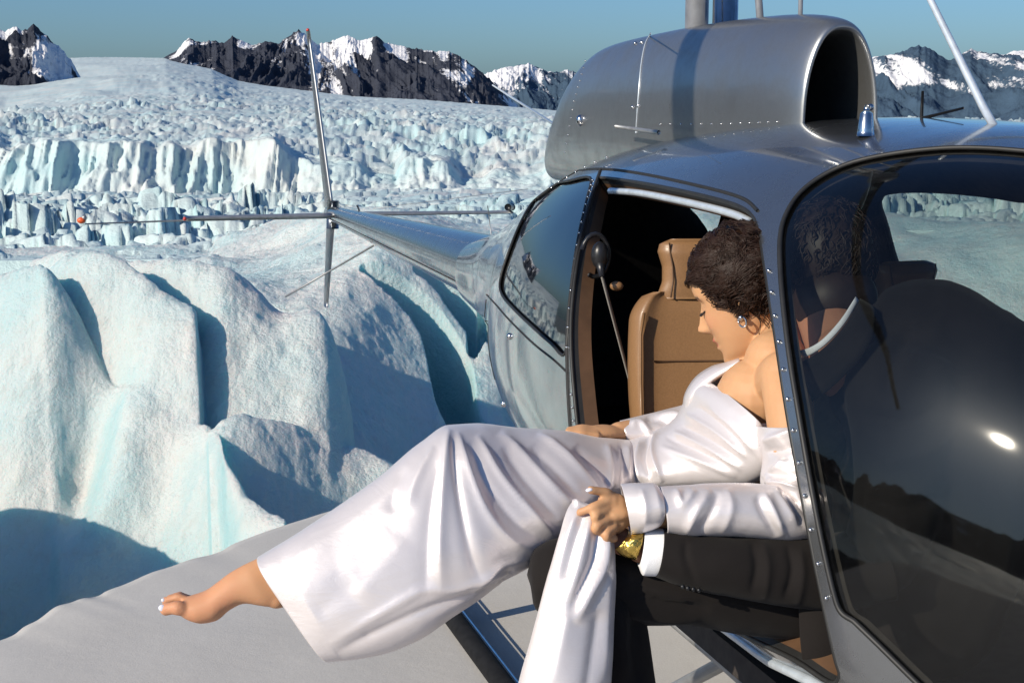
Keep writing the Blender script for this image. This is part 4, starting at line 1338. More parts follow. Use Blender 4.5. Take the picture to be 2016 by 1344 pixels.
def cloth_material(name, color, rough=0.85, sheen=0.15, scale=900.0):
    m, nt, b = new_mat(name)
    tc = N(nt, 'ShaderNodeTexCoord')
    n2 = N(nt, 'ShaderNodeTexNoise', Scale=scale, Detail=2.0)
    n1 = N(nt, 'ShaderNodeTexNoise', Scale=12.0, Detail=4.0)
    for n in (n1, n2):
        nt.links.new(tc.outputs['Object'], n.inputs['Vector'])
    c = mixc(nt, n1.outputs['Fac'], [q * 0.85 for q in color], [q * 1.15 for q in color])
    c = mixc(nt, rampn(nt, [(0.4, 0.0), (0.7, 0.5)], n2.outputs['Fac']).outputs[0], c, [q * 1.5 for q in color])
    nt.links.new(c, b.inputs['Base Color'])
    b.inputs['Roughness'].default_value = rough
    b.inputs['Sheen Weight'].default_value = sheen
    b.inputs['Specular IOR Level'].default_value = 0.15
    bump(nt, b, n2.outputs['Fac'], 0.25, 0.0008)
    return m

def hair_material(name, color):
    m, nt, b = new_mat(name)
    tc = N(nt, 'ShaderNodeTexCoord')
    n1 = N(nt, 'ShaderNodeTexNoise', Scale=60.0, Detail=4.0)
    nt.links.new(tc.outputs['Object'], n1.inputs['Vector'])
    c = mixc(nt, n1.outputs['Fac'], [q * 0.5 for q in color], [q * 1.7 for q in color])
    nt.links.new(c, b.inputs['Base Color'])
    b.inputs['Roughness'].default_value = 0.5
    b.inputs['Specular IOR Level'].default_value = 0.28
    return m

M_SATIN = satin_material()
M_SKIN = skin_material('woman_skin', (0.56, 0.305, 0.155))
M_SKIN2 = skin_material('man_skin', (0.42, 0.20, 0.12))
M_SUIT = cloth_material('black_wool', (0.0115, 0.0095, 0.009), 0.85, 0.04)
M_SHIRT = cloth_material('white_shirt', (0.78, 0.78, 0.80), 0.7)
M_HAIR = hair_material('brown_hair', (0.022, 0.010, 0.006))
M_HAIR2 = hair_material('dark_hair', (0.022, 0.013, 0.010))
M_GOLD = simple('hammered_gold', (0.85, 0.56, 0.14), 0.22, 1.0, var=0.25, scale=120, bmp=0.9, bdist=0.004)
M_NAIL = simple('pale_nail', (0.80, 0.80, 0.90), 0.2, coat=0.6, var=0.03)
M_LASH = simple('lash', (0.02, 0.012, 0.01), 0.6)

def seg_dist(p, poly):
    """pixel distance of points to a polyline and the place along it (0..1)"""
    poly = np.asarray(poly, float)
    best = np.full(len(p), 1e9); along = np.zeros(len(p))
    n = len(poly) - 1
    for i in range(n):
        a, b = poly[i], poly[i + 1]
        ab = b - a
        t = np.clip(((p - a) @ ab) / (ab @ ab + 1e-9), 0, 1)
        d = np.linalg.norm(p - a - t[:, None] * ab, axis=1)
        m = d < best
        best = np.where(m, d, best); along = np.where(m, (i + t) / n, along)
    return best, along

def loft(stations, nu=120, nv=72, power=2.0, cap=True):
    """closed tube of cloth: stations of (edge A px, edge B px, depth A, depth B, half thickness in metres)"""
    st = np.array([[a[0], a[1], b[0], b[1], da, db, th] for a, b, da, db, th in stations], float)
    L = np.concatenate([[0], np.cumsum(np.linalg.norm(np.diff((st[:, :2] + st[:, 2:4]) / 2, axis=0), axis=1))])
    L /= L[-1]
    cols = [spl(L, st[:, i]) for i in range(7)]
    tt = np.linspace(0, 1, nu)
    q = np.stack([c(tt) for c in cols], 1)
    V = np.zeros((nu, nv, 3))
    for i in range(nu):
        A = P(q[i, 0], q[i, 1], q[i, 4]); B = P(q[i, 2], q[i, 3], q[i, 5])
        c = (A + B) / 2; h = (A - B) / 2
        for j in range(nv):
            a = 2 * math.pi * j / nv
            x = np.sign(math.cos(a)) * abs(math.cos(a)) ** (2 / power); y = np.sign(math.sin(a)) * abs(math.sin(a)) ** (2 / power)
            V[i, j] = c + h * x + TOW * (q[i, 6] * y)
    F = grid_faces(nu, nv, wrap_v=True)
    return V.reshape(-1, 3), F, nu, nv

def fix_winding(V, F):
    n = normals(V, F)
    c = V.mean(0)
    if ((V - c) * n).sum() < 0:
        F = F[:, ::-1]
    return F

FOLDK = 1.0
def fold(V, F, folds, noise=0.0, nscale=8.0, seed=1, iters=1):
    """raise (or sink) cloth along traced fold lines, along the surface normal"""
    V = V.copy()
    n = normals(V, F)
    px = PX(V)
    facing = np.clip(n @ TOW * 2.0 + 0.35, 0, 1)
    d = np.zeros(len(V))
    for line, amp, w in folds:
        ds, al = seg_dist(px, catmull(line, 6))
        env = np.clip(np.minimum(al * 6, (1 - al) * 5), 0, 1) ** 0.7
        if np.isscalar(w):
            ww = w
        else:
            ww = w[0] + (w[1] - w[0]) * al
        d += amp * FOLDK * env * (0.45 * np.exp(-(ds / ww) ** 2) + 0.75 * np.exp(-(np.sqrt(ds * ds + 4.0) - 2.0) / (0.75 * ww)))
    d *= facing
    if noise:
        d += noise * fbm(V[:, 0] * nscale, V[:, 1] * nscale, V[:, 2] * nscale, octv=4, seed=seed)
    return V + n * d[:, None]

def garment(name, stations, folds, mat, parent, nu=120, nv=72, power=2.0, noise=0.0, nscale=8.0, seed=1, thick=0.002, tweak=None):
    V, F, nu, nv = loft(stations, nu, nv, power)
    F = fix_winding(V, F)
    V = fold(V, F, folds, noise, nscale, seed)
    if tweak is not None:
        V = tweak(V, nu, nv)
    o = mesh_obj(name, V, F, mat, parent)
    if thick:
        s = o.modifiers.new('s', 'SOLIDIFY'); s.thickness = thick; s.offset = -1
    return o

def chain(mb, pts, rads, flat=1.0):
    """limb: tapered tube with rounded ends"""
    p = catmull(pts, 6)
    r = np.interp(np.linspace(0, 1, len(p)), np.linspace(0, 1, len(rads)), rads)
    mb.tube(p, r, 20, flat)
    mb.ball(p[0], r[0] * 0.99, 20, 12); mb.ball(p[-1], r[-1] * 0.99, 20, 12)

def finger(mb, pts, r0, r1):
    p = catmull(pts, 5)
    r = np.linspace(r0, r1, len(p)) * (1 + 0.06 * np.cos(np.linspace(0, 4 * math.pi, len(p))))
    mb.tube(p, r, 12)
    mb.ball(p[0], r[0], 12, 8); mb.ball(p[-1], r[-1], 12, 8)

# ---------------------------------------------------------------- the woman
woman = empty('person', (P(1330, 960, 2.85)[0], P(1330, 960, 2.85)[1], 0.0),
              'woman in white satin dress seated in helicopter doorway with one bare foot stretched out', 'person')

# head frame: turned to the left, bowed and a little away from us
u_h = -0.34 * EX + 0.94 * UPV; u_h /= np.linalg.norm(u_h)
f0 = -0.94 * EX - 0.34 * UPV
YAW = R(20)
f_h = math.cos(YAW) * f0 + math.sin(YAW) * FWD
f_h -= u_h * (f_h @ u_h); f_h /= np.linalg.norm(f_h)
l_h = np.cross(u_h, f_h)
HS = 1.06
EARP = P(1457, 600, 2.76)
H0 = EARP - l_h * 0.070 + u_h * 0.004
def hl(x, y, z):
    return H0 + HS * (f_h * x + l_h * y + u_h * z)

def head_mesh():
    zs = np.linspace(-0.118, 0.118, 92)
    base = spl([-.118, -.112, -.104, -.095, -.085, -.070, -.045, -.03, 0, .02, .035, .06, .085, .105, .118],
               [.030, .052, .066, .073, .074, .0735, .077, .079, .081, .080, .0865, .0875, .074, .046, .005])
    bump_ = lambda z: (.0085 * np.exp(-((z + .069) / .0055) ** 2) + .0105 * np.exp(-((z + .0535) / .0055) ** 2) + .005 * np.exp(-((z + .097) / .008) ** 2))
    nose = spl([-.118, -.046, -.040, -.034, -.027, -.015, .0, .018, .03, .118], [0, 0, .007, .019, .0275, .020, .0115, .003, 0, 0])
    wid = spl([-.118, -.110, -.1, -.08, -.05, -.02, 0, .04, .08, .105, .118], [.012, .022, .032, .046, .0585, .0645, .067, .071, .063, .040, .006])
    back = spl([-.118, -.1, -.08, -.05, -.02, 0, .04, .08, .105, .118], [-.005, -.01, -.02, -.045, -.075, -.085, -.098, -.086, -.052, -.005])
    nv = 80
    V = []
    for z in zs:
        xf, xb, w = float(base(z)), float(back(z)), float(wid(z))
        xc = 0.012
        for j in range(nv):
            a = 2 * math.pi * j / nv - math.pi
            c, s = math.cos(a), math.sin(a)
            y = w * np.sign(s) * abs(s) ** 0.86
            x = xc + (xf - xc) * abs(c) ** 0.80 if c > 0 else xc + (xb - xc) * abs(c) ** 0.9
            if c > 0:
                x += float(nose(z)) * math.exp(-(y / (.0085 + .006 * math.exp(-((z + .032) / .009) ** 2))) ** 2)
                x += bump_(z) * math.exp(-(y / .021) ** 2)
                # eye sockets and lids, cheek bones
                for sg in (-1, 1):
                    x -= .0085 * math.exp(-((y - sg * .031) / .013) ** 2 - ((z - .017) / .010) ** 2)
                    x += .0050 * math.exp(-((y - sg * .031) / .010) ** 2 - ((z - .012) / .007) ** 2)
                    x += .0045 * math.exp(-((y - sg * .040) / .015) ** 2 - ((z + .018) / .016) ** 2)
            V.append(hl(x, y, z))
    F = [tuple(f) for f in grid_faces(len(zs), nv, wrap_v=True)] + [tuple(range(nv))[::-1], tuple((len(zs) - 1) * nv + k for k in range(nv))]
    return V, F

mb = MB()
mb.add(*head_mesh())
# ear
for sg in (1, -1):
    mb.tube(catmull([hl(.004 - .006, sg * .070, -.022), hl(.004 - .016, sg * .074, -.005), hl(-.018, sg * .079, .014), hl(-.006, sg * .078, .026), hl(.006, sg * .073, .016)], 5), [.0055] * 21, 8)
    mb.ball(hl(-.004, sg * .069, .002), .0115, 10, 8)
NB = P(1528, 712, 2.725)                                   # neck base
chain(mb, [hl(-.020, 0, -.035), hl(-.032, 0, -.085), NB + 0.25 * (hl(-.032, 0, -.085) - NB), NB], [.050, .047, .050, .062])
SH_L = P(1549, 742, 2.62); SH_R = P(1452, 752, 2.84)
chain(mb, [SH_R, NB - UPV * 0.045, SH_L], [.045, .060, .052])
# trunk
TR = [P(1250, 922, 2.90), P(1300, 900, 2.86), P(1375, 880, 2.82), P(1435, 845, 2.79), P(1490, 782, 2.735)]
chain(mb, TR, [.042, .042, .050, .062, .078])
mb.ball(P(1462, 815, 2.745), (.055, .05, .055)); mb.ball(P(1425, 810, 2.80), (.045, .04, .045))
# left arm (near): shoulder, elbow under the sleeve, hand on the gathered skirt
ELB = P(1572, 1015, 2.53); WR = P(1238, 1008, 2.46)
chain(mb, [SH_L, P(1556, 830, 2.565), ELB], [.050, .043, .036])
chain(mb, [ELB, P(1420, 1010, 2.50), WR], [.036, .034, .024])
KN = P(1188, 1008, 2.455)
mb.tube(catmull([WR, P(1220, 1006, 2.455), P(1196, 1010, 2.45)], 5), [.024, .026, .027, .028, .029, .030, .030, .030, .030, .030, .029], 16, 0.55)
mb.ball(P(1200, 990, 2.445), (.022, .018, .022)); mb.ball(P(1196, 1030, 2.445), (.022, .018, .026)); mb.ball(P(1212, 1010, 2.45), (.028, .02, .036))
# fingers: index straight over the cloth, the other three bent down
finger(mb, [P(1196, 986, 2.435), P(1168, 998, 2.42), P(1142, 1008, 2.425)], .0098, .0068)
finger(mb, [P(1192, 1004, 2.432), P(1172, 1016, 2.415), P(1176, 1030, 2.42)], .0098, .0075)
finger(mb, [P(1196, 1022, 2.43), P(1176, 1034, 2.415), P(1174, 1044, 2.42), P(1190, 1046, 2.43)], .0096, .0072)
finger(mb, [P(1208, 1038, 2.435), P(1194, 1050, 2.42), P(1197, 1060, 2.425), P(1210, 1060, 2.435)], .0088, .0066)
finger(mb, [P(1212, 986, 2.45), P(1194, 970, 2.435), P(1163, 964, 2.42)], .0108, .0070)
# right arm (far): hand resting on the far thigh
chain(mb, [SH_R, P(1405, 815, 2.93), P(1345, 838, 2.98)], [.045, .040, .035])
chain(mb, [P(1345, 838, 2.98), P(1280, 846, 2.97), P(1218, 852, 2.93)], [.035, .030, .023])
mb.tube(catmull([P(1222, 852, 2.93), P(1195, 850, 2.91), P(1170, 851, 2.89)], 5), [.024, .025, .027, .028, .029, .03, .03, .03, .029, .028, .027], 14, 0.5)
for k, (x, y) in enumerate([(1120, 846), (1118, 850), (1122, 855), (1130, 860)]):
    finger(mb, [P(1174, 846 + k * 4, 2.89 - .008 * k), P(1145, 842 + k * 4, 2.88 - .008 * k), P(x, y, 2.875 - .008 * k)], .0090, .0066)
# legs
HIP_L = P(1225, 935, 2.88); KNEE = P(905, 892, 2.62); ANK = P(522, 1142, 2.55)
chain(mb, [HIP_L, P(1060, 935, 2.74), P(960, 905, 2.67), KNEE], [.040, .055, .048, .036])
chain(mb, [KNEE, P(812, 958, 2.60), P(690, 1046, 2.575), P(575, 1108, 2.56), ANK], [.036, .040, .038, .031, .028])
HIP_R = P(1225, 915, 2.92); KN2 = P(1015, 940, 2.72)
chain(mb, [HIP_R, KN2], [.040, .045])
chain(mb, [KN2, P(940, 1060, 2.68), P(860, 1170, 2.60)], [.045, .040, .026])
# bare foot, pointed
HEEL = P(548, 1180, 2.545)
fV, fF, fn_u, fn_v = loft([((575, 1072), (600, 1150), 2.56, 2.555, .028), ((540, 1082), (582, 1180), 2.555, 2.55, .028), ((512, 1096), (556, 1195), 2.55, 2.545, .027), ((482, 1110), (524, 1193), 2.545, 2.54, .028), ((452, 1127), (484, 1187), 2.545, 2.54, .029), ((428, 1145), (454, 1199), 2.545, 2.54, .031),
                           ((407, 1160), (426, 1221), 2.545, 2.54, .034), ((390, 1167), (398, 1226), 2.545, 2.54, .035), ((374, 1172), (377, 1221), 2.545, 2.54, .033), ((362, 1177), (363, 1214), 2.545, 2.54, .028)], 50, 32, 2.1)
mb.add(fV, [tuple(f) for f in fix_winding(fV, fF)] + [tuple(range(fn_v)), tuple((fn_u - 1) * fn_v + k for k in range(fn_v))][::1])
mb.ball(P(545, 1176, 2.545), (.022, .022, .019), 18, 12)
finger(mb, [P(372, 1202, 2.525), P(350, 1196, 2.516), P(327, 1198, 2.520)], .0145, .0112)
for k, (x, y) in enumerate([(326, 1182), (334, 1177), (343, 1174), (352, 1172)]):
    finger(mb, [P(374, 1185 - k * 2, 2.546 + .015 * k), P(352, 1176 - k * 2, 2.546 + .015 * k), P(x, y, 2.546 + .015 * k)], .0090 - .0005 * k, .0070 - .0004 * k)
V, F = fuse(mb, 0.0031, 3, 0.45)
# colouring of the face in the head's own frame
rel = V - H0
fx, fy, fz = rel @ f_h, rel @ l_h, rel @ u_h
lip = np.clip(1.6 * np.exp(-((fz + .0605) / .0095) ** 4) * np.exp(-(fy / .019) ** 4) * (fx > .068), 0, 0.85)
blush = 0.30 * np.exp(-((np.abs(fy) - .045) / .02) ** 2 - ((fz + .015) / .02) ** 2) * (fx > .02)
blush += 0.45 * np.clip((P(540, 1150, 2.54)[0] - V[:, 0]) / .10, 0, 1) * (0.75 + 0.35 * fbm(V[:, 0] * 40, V[:, 1] * 40, V[:, 2] * 40, seed=3, octv=3)) * (V[:, 0] < P(540, 1150, 2.54)[0]) + 0.2 * np.exp(-((np.linalg.norm(V - HEEL, axis=1)) / .04) ** 2)
for q in (P(1172, 1030, 2.43), P(1194, 1054, 2.43), P(1144, 1008, 2.43)):
    blush += 0.2 * np.exp(-((np.linalg.norm(V - q, axis=1)) / .015) ** 2)
brow = np.clip(1.3 * np.exp(-((fz - .036 + 0.10 * np.maximum(0, np.abs(fy) - .032)) / .0035) ** 2), 0, 0.8) * (np.abs(fy) > .014) * (np.abs(fy) < .050) * (fx > .05)
body_w = mesh_obj('body', V, F, M_SKIN, woman, attrs={'lip': lip, 'blush': np.clip(blush, 0, 0.6), 'brow': brow})
# lowered lids: lash line and crease
for sg in (1, -1):
    tube('eyelash', catmull([hl(.084, sg * .018, .004), hl(.0845, sg * .027, .0005), hl(.080, sg * .036, .001), hl(.070, sg * .045, .006)], 5), np.interp(np.linspace(0, 1, 16), [0, .3, .8, 1], [.0012, .0022, .0024, .0010]), M_LASH, woman, 6)
# nails
def nail(px, py, d, ax, ay, az, rot=0.0):
    mb = MB(); mb.ball((0, 0, 0), (ax, az, ay), 14, 8)
    o = mb.build('nail', M_NAIL, woman)
    o.location = Vector(P(px, py, d)) - woman.location
    o.rotation_euler = (-PITCH, rot, 0)
    return o
def nail_on(c, off, size):
    q = c + EX * off[0] + UPV * off[1] + TOW * off[2]
    mb = MB(); mb.ball((0, 0, 0), (size[0], size[1], size[2]), 14, 8)
    o = mb.build('nail', M_NAIL, woman)
    o.location = Vector(q) - woman.location
    o.rotation_euler = (-PITCH, 0.35, 0.25)
nail_on(P(326, 1198, 2.520), (-.0042, .0030, .0072), (.0068, .0036, .0060))
nail_on(P(326, 1182, 2.546), (-.0030, .0020, .0048), (.0040, .0026, .0034))
nail(1160, 964, 2.416, .0065, .0035, .004, -0.2)

# hair: swept up, dark, with loose curls
def hair_cap():
    V = []
    nz, nv = 60, 80
    for i in range(nz):
        t = i / (nz - 1)
        th = math.pi * (0.015 + 0.97 * t)
        for j in range(nv):
            a = 2 * math.pi * j / nv
            d = np.array([math.sin(th) * math.cos(a), math.sin(th) * math.sin(a), math.cos(th)])
            V.append(d)
    D = np.array(V)
    r = 1 + 0.035 * fbm(D[:, 0] * 3.2, D[:, 1] * 3.2, D[:, 2] * 3.2, seed=77, octv=4)
    pts = np.stack([-.016 + D[:, 0] * .110 * r, D[:, 1] * .088 * r, .050 + D[:, 2] * .094 * r], 1)
    pts[:, 2] -= .030 * np.clip(-D[:, 0], 0, 1) * np.clip(D[:, 2] + 0.2, 0, 1)
    # back roll of the up-do
    pts[:, 0] -= .020 * np.clip(-D[:, 0], 0, 1) * np.clip(0.4 - D[:, 2], 0, 1)
    # keep the face free: pull the front below the hair line back inside the skull
    front = np.clip((pts[:, 0] - .040) / .02, 0, 1) * np.clip((.062 - pts[:, 2]) / .012, 0, 1)
    pts[:, 0] -= front * .06
    low = np.clip((-.035 - pts[:, 2]) / .02, 0, 1)
    pts[:, 2] += low * .012
    F = [tuple(f) for f in grid_faces(nz, nv, wrap_v=True)]
    return [hl(*p) for p in pts], F
rng = np.random.default_rng(7)
hv, hf = hair_cap()
hair = mesh_obj('hair', hv, hf, M_HAIR, woman)
mbh = MB()
def surf(a, z, lift=0.0):
    """point on the hair's outside: a = angle round the head (0 = face, pi/2 = her left), z = -1..1"""
    c = math.sqrt(max(0.02, 1 - z * z))
    return np.array([-.022 + (.110 + lift) * c * math.cos(a), (.089 + lift) * c * math.sin(a), .050 + (.095 + lift) * z])
# wavy locks: hundreds of thin strands led by one smooth wave field, so that they run in bundles
def strands(count, arange, zrange, span, curl, lift, seed, w=(.0006, .0013)):
    r_ = np.random.default_rng(seed)
    a = r_.uniform(*arange, count); z = r_.uniform(*zrange, count); sg = np.where(r_.random(count) < 0.8, 1, -1)
    n = 18; sp = r_.uniform(*span, count); out = []
    for i in range(n):
        t = i / (n - 1)
        zc = np.clip(z, -0.96, 0.97); c = np.sqrt(np.maximum(0.02, 1 - zc * zc)); li = lift + .005 * math.sin(math.pi * t) + .003 * r_.random(count) * (i > 0)
        q = np.stack([-.016 + (.112 + li) * c * np.cos(sg * a), (.089 + li) * c * np.sin(sg * a), .050 + (.095 + li) * zc], 1)
        q[:, 2] -= .030 * np.clip(-c * np.cos(sg * a), 0, 1) * np.clip(zc + 0.2, 0, 1)
        g = q * 34.0
        wv = np.stack([vnoise(g[:, 0] + 3 * o, g[:, 1], g[:, 2] + 7 * o, seed=200 + o) for o in range(3)], 1)
        q = q + wv * .006
        out.append(H0 + HS * (q[:, :1] * f_h + q[:, 1:2] * l_h + q[:, 2:] * u_h))
        a = a + sp / n * (1 + 0.5 * wv[:, 0]) + curl * .22 * np.sin(22 * t + 5 * wv[:, 2])
        z = z + curl * .20 * np.cos(22 * t + 5 * wv[:, 2]) + (0.20 - z) * 0.35 / n + 0.05 * wv[:, 1]
    out = np.array(out)
    for k in range(count):
        mbh.tube(out[:, k], [.0005] + [r_.uniform(*w)] * (n - 2) + [.0004], 4)
strands(520, (0.35, 1.0), (0.10, 0.97), (0.7, 1.5), 0.10, .001, 31)
strands(240, (0.85, 1.15), (-0.25, 0.2), (0.6, 1.3), 0.08, .001, 34)
strands(260, (1.15, 2.2), (-0.75, 0.3), (0.5, 1.2), 0.15, .002, 32)
strands(520, (1.1, 2.9), (-0.5, 0.98), (0.2, 0.7), 0.42, .003, 33)
strands(60, (1.1, 2.6), (-0.5, 0.98), (0.3, 1.0), 0.4, .006, 35, (.0003, .0005))
# loose ends by the ear and the nape
for k in range(16):
    a = rng.uniform(1.5, 2.5); q = surf(a, -0.7, 0.0)
    n = 12; am = rng.uniform(.002, .007); ln = rng.uniform(.03, .075)
    pts = [hl(q[0] + .006 * math.sin(6 * t + k), q[1] + am * math.sin(8 * t + k), q[2] - ln * t) for t in np.linspace(0, 1, n)]
    mbh.tube(pts, np.linspace(.0011, .0004, n), 4)
# fine hairs along the hair line
for k in range(170):
    z = rng.uniform(-.030, .075)
    x = np.interp(z, [-.03, 0, .03, .06, .075], [.012, .026, .046, .066, .078]) + rng.normal(0, .003)
    y = .066 * math.sqrt(max(.05, 1 - (max(0, x - .012) / .092) ** 2)) + .002
    ln = rng.uniform(.02, .045)
    pts = [hl(x - ln * t, y + .014 * t, z + .016 * t + .003 * math.sin(5 * t + k)) for t in np.linspace(0, 1, 7)]
    mbh.tube(pts, np.linspace(.0004, .0011, 7), 4)
mbh.build('curls', M_HAIR, hair, kind='stuff')
# earring: silver ball and hoop
mbx = MB(); mbx.ball(hl(.004, .078, -.026), .006); mbx.tube([hl(.004 + .007 * math.cos(a), .079, -.034 + .010 * math.sin(a)) for a in np.linspace(0, 6.2, 14)], .0022, 6)
mbx.build('earring', M_CHROME, woman)

# ---- the dress
skirt_st = [((1240, 866), (1250, 966), 2.90, 2.86, .105), ((1180, 860), (1195, 1004), 2.86, 2.78, .125), ((1110, 848), (1135, 1052), 2.81, 2.70, .135), ((1020, 842), (1075, 1088), 2.76, 2.64, .130),
            ((940, 834), (1012, 1132), 2.69, 2.60, .115), ((884, 836), (955, 1172), 2.64, 2.57, .105), ((830, 868), (900, 1208), 2.62, 2.56, .100), ((740, 942), (830, 1255), 2.60, 2.55, .095),
            ((650, 1006), (760, 1283), 2.58, 2.545, .088), ((570, 1058), (695, 1296), 2.56, 2.54, .078), ((508, 1095), (650, 1300), 2.555, 2.535, .066)]
skirt_folds = [
    ([(884, 842), (876, 900), (870, 980), (866, 1070), (868, 1165)], .020, (9, 22)),
    ([(878, 870), (850, 990), (842, 1080), (836, 1180)], -.010, (10, 26)),
    ([(892, 860), (905, 980), (925, 1080), (950, 1150)], -.016, (8, 22)),
    ([(900, 848), (925, 930), (960, 1010), (1010, 1065), (1070, 1085)], .017, (8, 16)),
    ([(925, 870), (965, 960), (1020, 1030), (1085, 1070)], -.012, (9, 14)),
    ([(938, 856), (985, 935), (1040, 1000), (1098, 1060)], .016, (9, 11)),
    ([(990, 880), (1040, 950), (1100, 1020)], -.010, (12, 9)),
    ([(985, 850), (1045, 912), (1100, 970), (1140, 1010)], .018, (12, 11)),
    ([(1045, 880), (1095, 925), (1150, 985)], -.012, (14, 10)),
    ([(1060, 852), (1115, 895), (1160, 945), (1185, 985)], .017, (10, 11)),
    ([(1130, 880), (1170, 920), (1200, 960)], -.010, (12, 8)),
    ([(1195, 870), (1205, 920), (1200, 975)], .010, 9), ([(1222, 868), (1228, 910), (1224, 960)], -.009, 7), ([(1236, 868), (1240, 910), (1240, 962)], .008, 6),
    ([(856, 880), (822, 940), (800, 1000)], .012, (8, 18)), ([(800, 920), (775, 975), (770, 1010)], -.008, 16),
    ([(640, 1272), (720, 1225), (800, 1178), (835, 1163), (900, 1162), (960, 1140), (1010, 1128), (1060, 1100), (1096, 1078)], .010, 11),
    ([(660, 1285), (760, 1235), (850, 1195), (950, 1165), (1060, 1115)], -.014, 12),
    ([(560, 1110), (640, 1060), (740, 990), (840, 905)], .006, 30), ([(700, 1180), (760, 1110), (800, 1060)], .006, 40), ([(620, 1210), (700, 1140)], -.005, 40),
    ([(930, 1170), (985, 1118), (1040, 1100)], .010, 10), ([(985, 1150), (1010, 1118)], -.008, 8)]
def skirt_tweak(V, nu, nv):
    V = V.reshape(nu, nv, 3)
    # the hem flares and waves a little
    for i in range(nu - 14, nu):
        t = (i - (nu - 15)) / 14
        a = np.arange(nv) * 2 * math.pi / nv
        V[i] += (TOW * (0.006 * t * np.sin(3 * a))[:, None])
    return V.reshape(-1, 3)
skirt_folds = [(a, b * 0.42, (c[0] * .8, c[1] * .9) if not np.isscalar(c) else c * .85) for a, b, c in skirt_folds]
skirt = garment('dress_skirt', skirt_st, skirt_folds, M_SATIN, woman, nu=230, nv=150, power=2.3, noise=.0018, nscale=9, tweak=skirt_tweak)
tube('hem_seam', [P(x, y, 2.46 + .02 * 0) for x, y in []] or [P(652, 1297, 2.50), P(600, 1232, 2.485), P(562, 1180, 2.49), P(528, 1130, 2.51), P(510, 1097, 2.55)], .0014, M_SATIN, skirt, 5)

train_st = [((1128, 984), (1196, 1004), 2.46, 2.46, .016), ((1116, 1004), (1204, 1034), 2.45, 2.45, .024), ((1102, 1050), (1210, 1075), 2.44, 2.45, .034), ((1082, 1120), (1212, 1130), 2.43, 2.445, .040), ((1060, 1200), (1209, 1205), 2.42, 2.44, .045),
            ((1040, 1275), (1206, 1280), 2.41, 2.43, .05), ((1020, 1344), (1203, 1346), 2.40, 2.42, .055), ((1000, 1440), (1200, 1440), 2.39, 2.41, .06), ((975, 1600), (1200, 1600), 2.38, 2.40, .06)]
train_folds = [([(1168, 1000), (1150, 1070), (1130, 1150), (1112, 1240), (1090, 1344)], .012, (8, 26)), ([(1196, 1040), (1190, 1110), (1160, 1170), (1132, 1225)], .014, (7, 14)), ([(1180, 1020), (1170, 1100), (1140, 1165), (1115, 1215)], -.012, (6, 14)),
               ([(1140, 1000), (1118, 1060), (1100, 1130), (1080, 1220)], .010, (8, 18)), ([(1150, 1010), (1130, 1070), (1112, 1140)], -.008, (6, 14)), ([(1200, 1120), (1196, 1200), (1190, 1344)], .008, 12), ([(1180, 1200), (1168, 1280), (1150, 1400)], -.008, 16),
               ([(1128, 992), (1150, 984), (1180, 992)], .012, 9)]
train_folds = [(a, b * 0.6, c) for a, b, c in train_folds]
garment('dress_train', train_st, train_folds, M_SATIN, woman, nu=150, nv=90, power=1.9, noise=.0015, nscale=9, seed=4)

bod_st = [((1232, 868), (1246, 966), 2.90, 2.86, .108), ((1262, 860), (1285, 962), 2.89, 2.82, .104), ((1298, 844), (1335, 958), 2.88, 2.79, .102), ((1332, 820), (1400, 955), 2.86, 2.75, .104),
          ((1349, 788), (1468, 952), 2.85, 2.70, .118), ((1358, 766), (1506, 930), 2.84, 2.67, .120), ((1376, 752), (1508, 886), 2.83, 2.66, .116), ((1392, 750), (1504, 846), 2.825, 2.665, .108)]
bod_folds = [([(1262, 862), (1252, 905), (1262, 955)], .005, 6), ([(1278, 856), (1268, 900), (1280, 950)], -.008, 6), ([(1292, 848), (1284, 890), (1304, 950)], .007, 6),
             ([(1300, 880), (1370, 905), (1450, 938)], .005, 5), ([(1310, 860), (1380, 890), (1450, 925)], -.005, 5), ([(1325, 850), (1390, 880), (1460, 925)], .006, 5), ([(1340, 838), (1400, 868), (1465, 910)], -.005, 5),
             ([(1350, 815), (1410, 850), (1470, 900)], .006, 6), ([(1372, 800), (1420, 835), (1470, 880)], -.004, 6), ([(1395, 800), (1440, 840), (1485, 890)], .004, 7)]
garment('dress_bodice', bod_st, bod_folds, M_SATIN, woman, nu=130, nv=100, power=2.1, noise=.001, nscale=14, seed=9)
# cup that stands up on the far side
V = []
pa = catmull([(1347, 806), (1352, 775), (1372, 744), (1402, 724), (1430, 716), (1456, 708)], 5)
pb = catmull([(1360, 806), (1366, 784), (1388, 762), (1412, 744), (1436, 728), (1458, 714)], 5)
da = np.linspace(2.86, 2.80, len(pa))
for (x0, y0), (x1, y1), d in zip(pa, pb, da):
    for t in np.linspace(0, 1, 6):
        V.append(P(x0 + (x1 - x0) * t, y0 + (y1 - y0) * t, d - 0.05 * math.sin(math.pi * t * 0.6)))
cup = mesh_obj('dress_collar', V, grid_faces(len(pa), 6), M_SATIN, woman)
sm = cup.modifiers.new('s', 'SOLIDIFY'); sm.thickness = 0.004

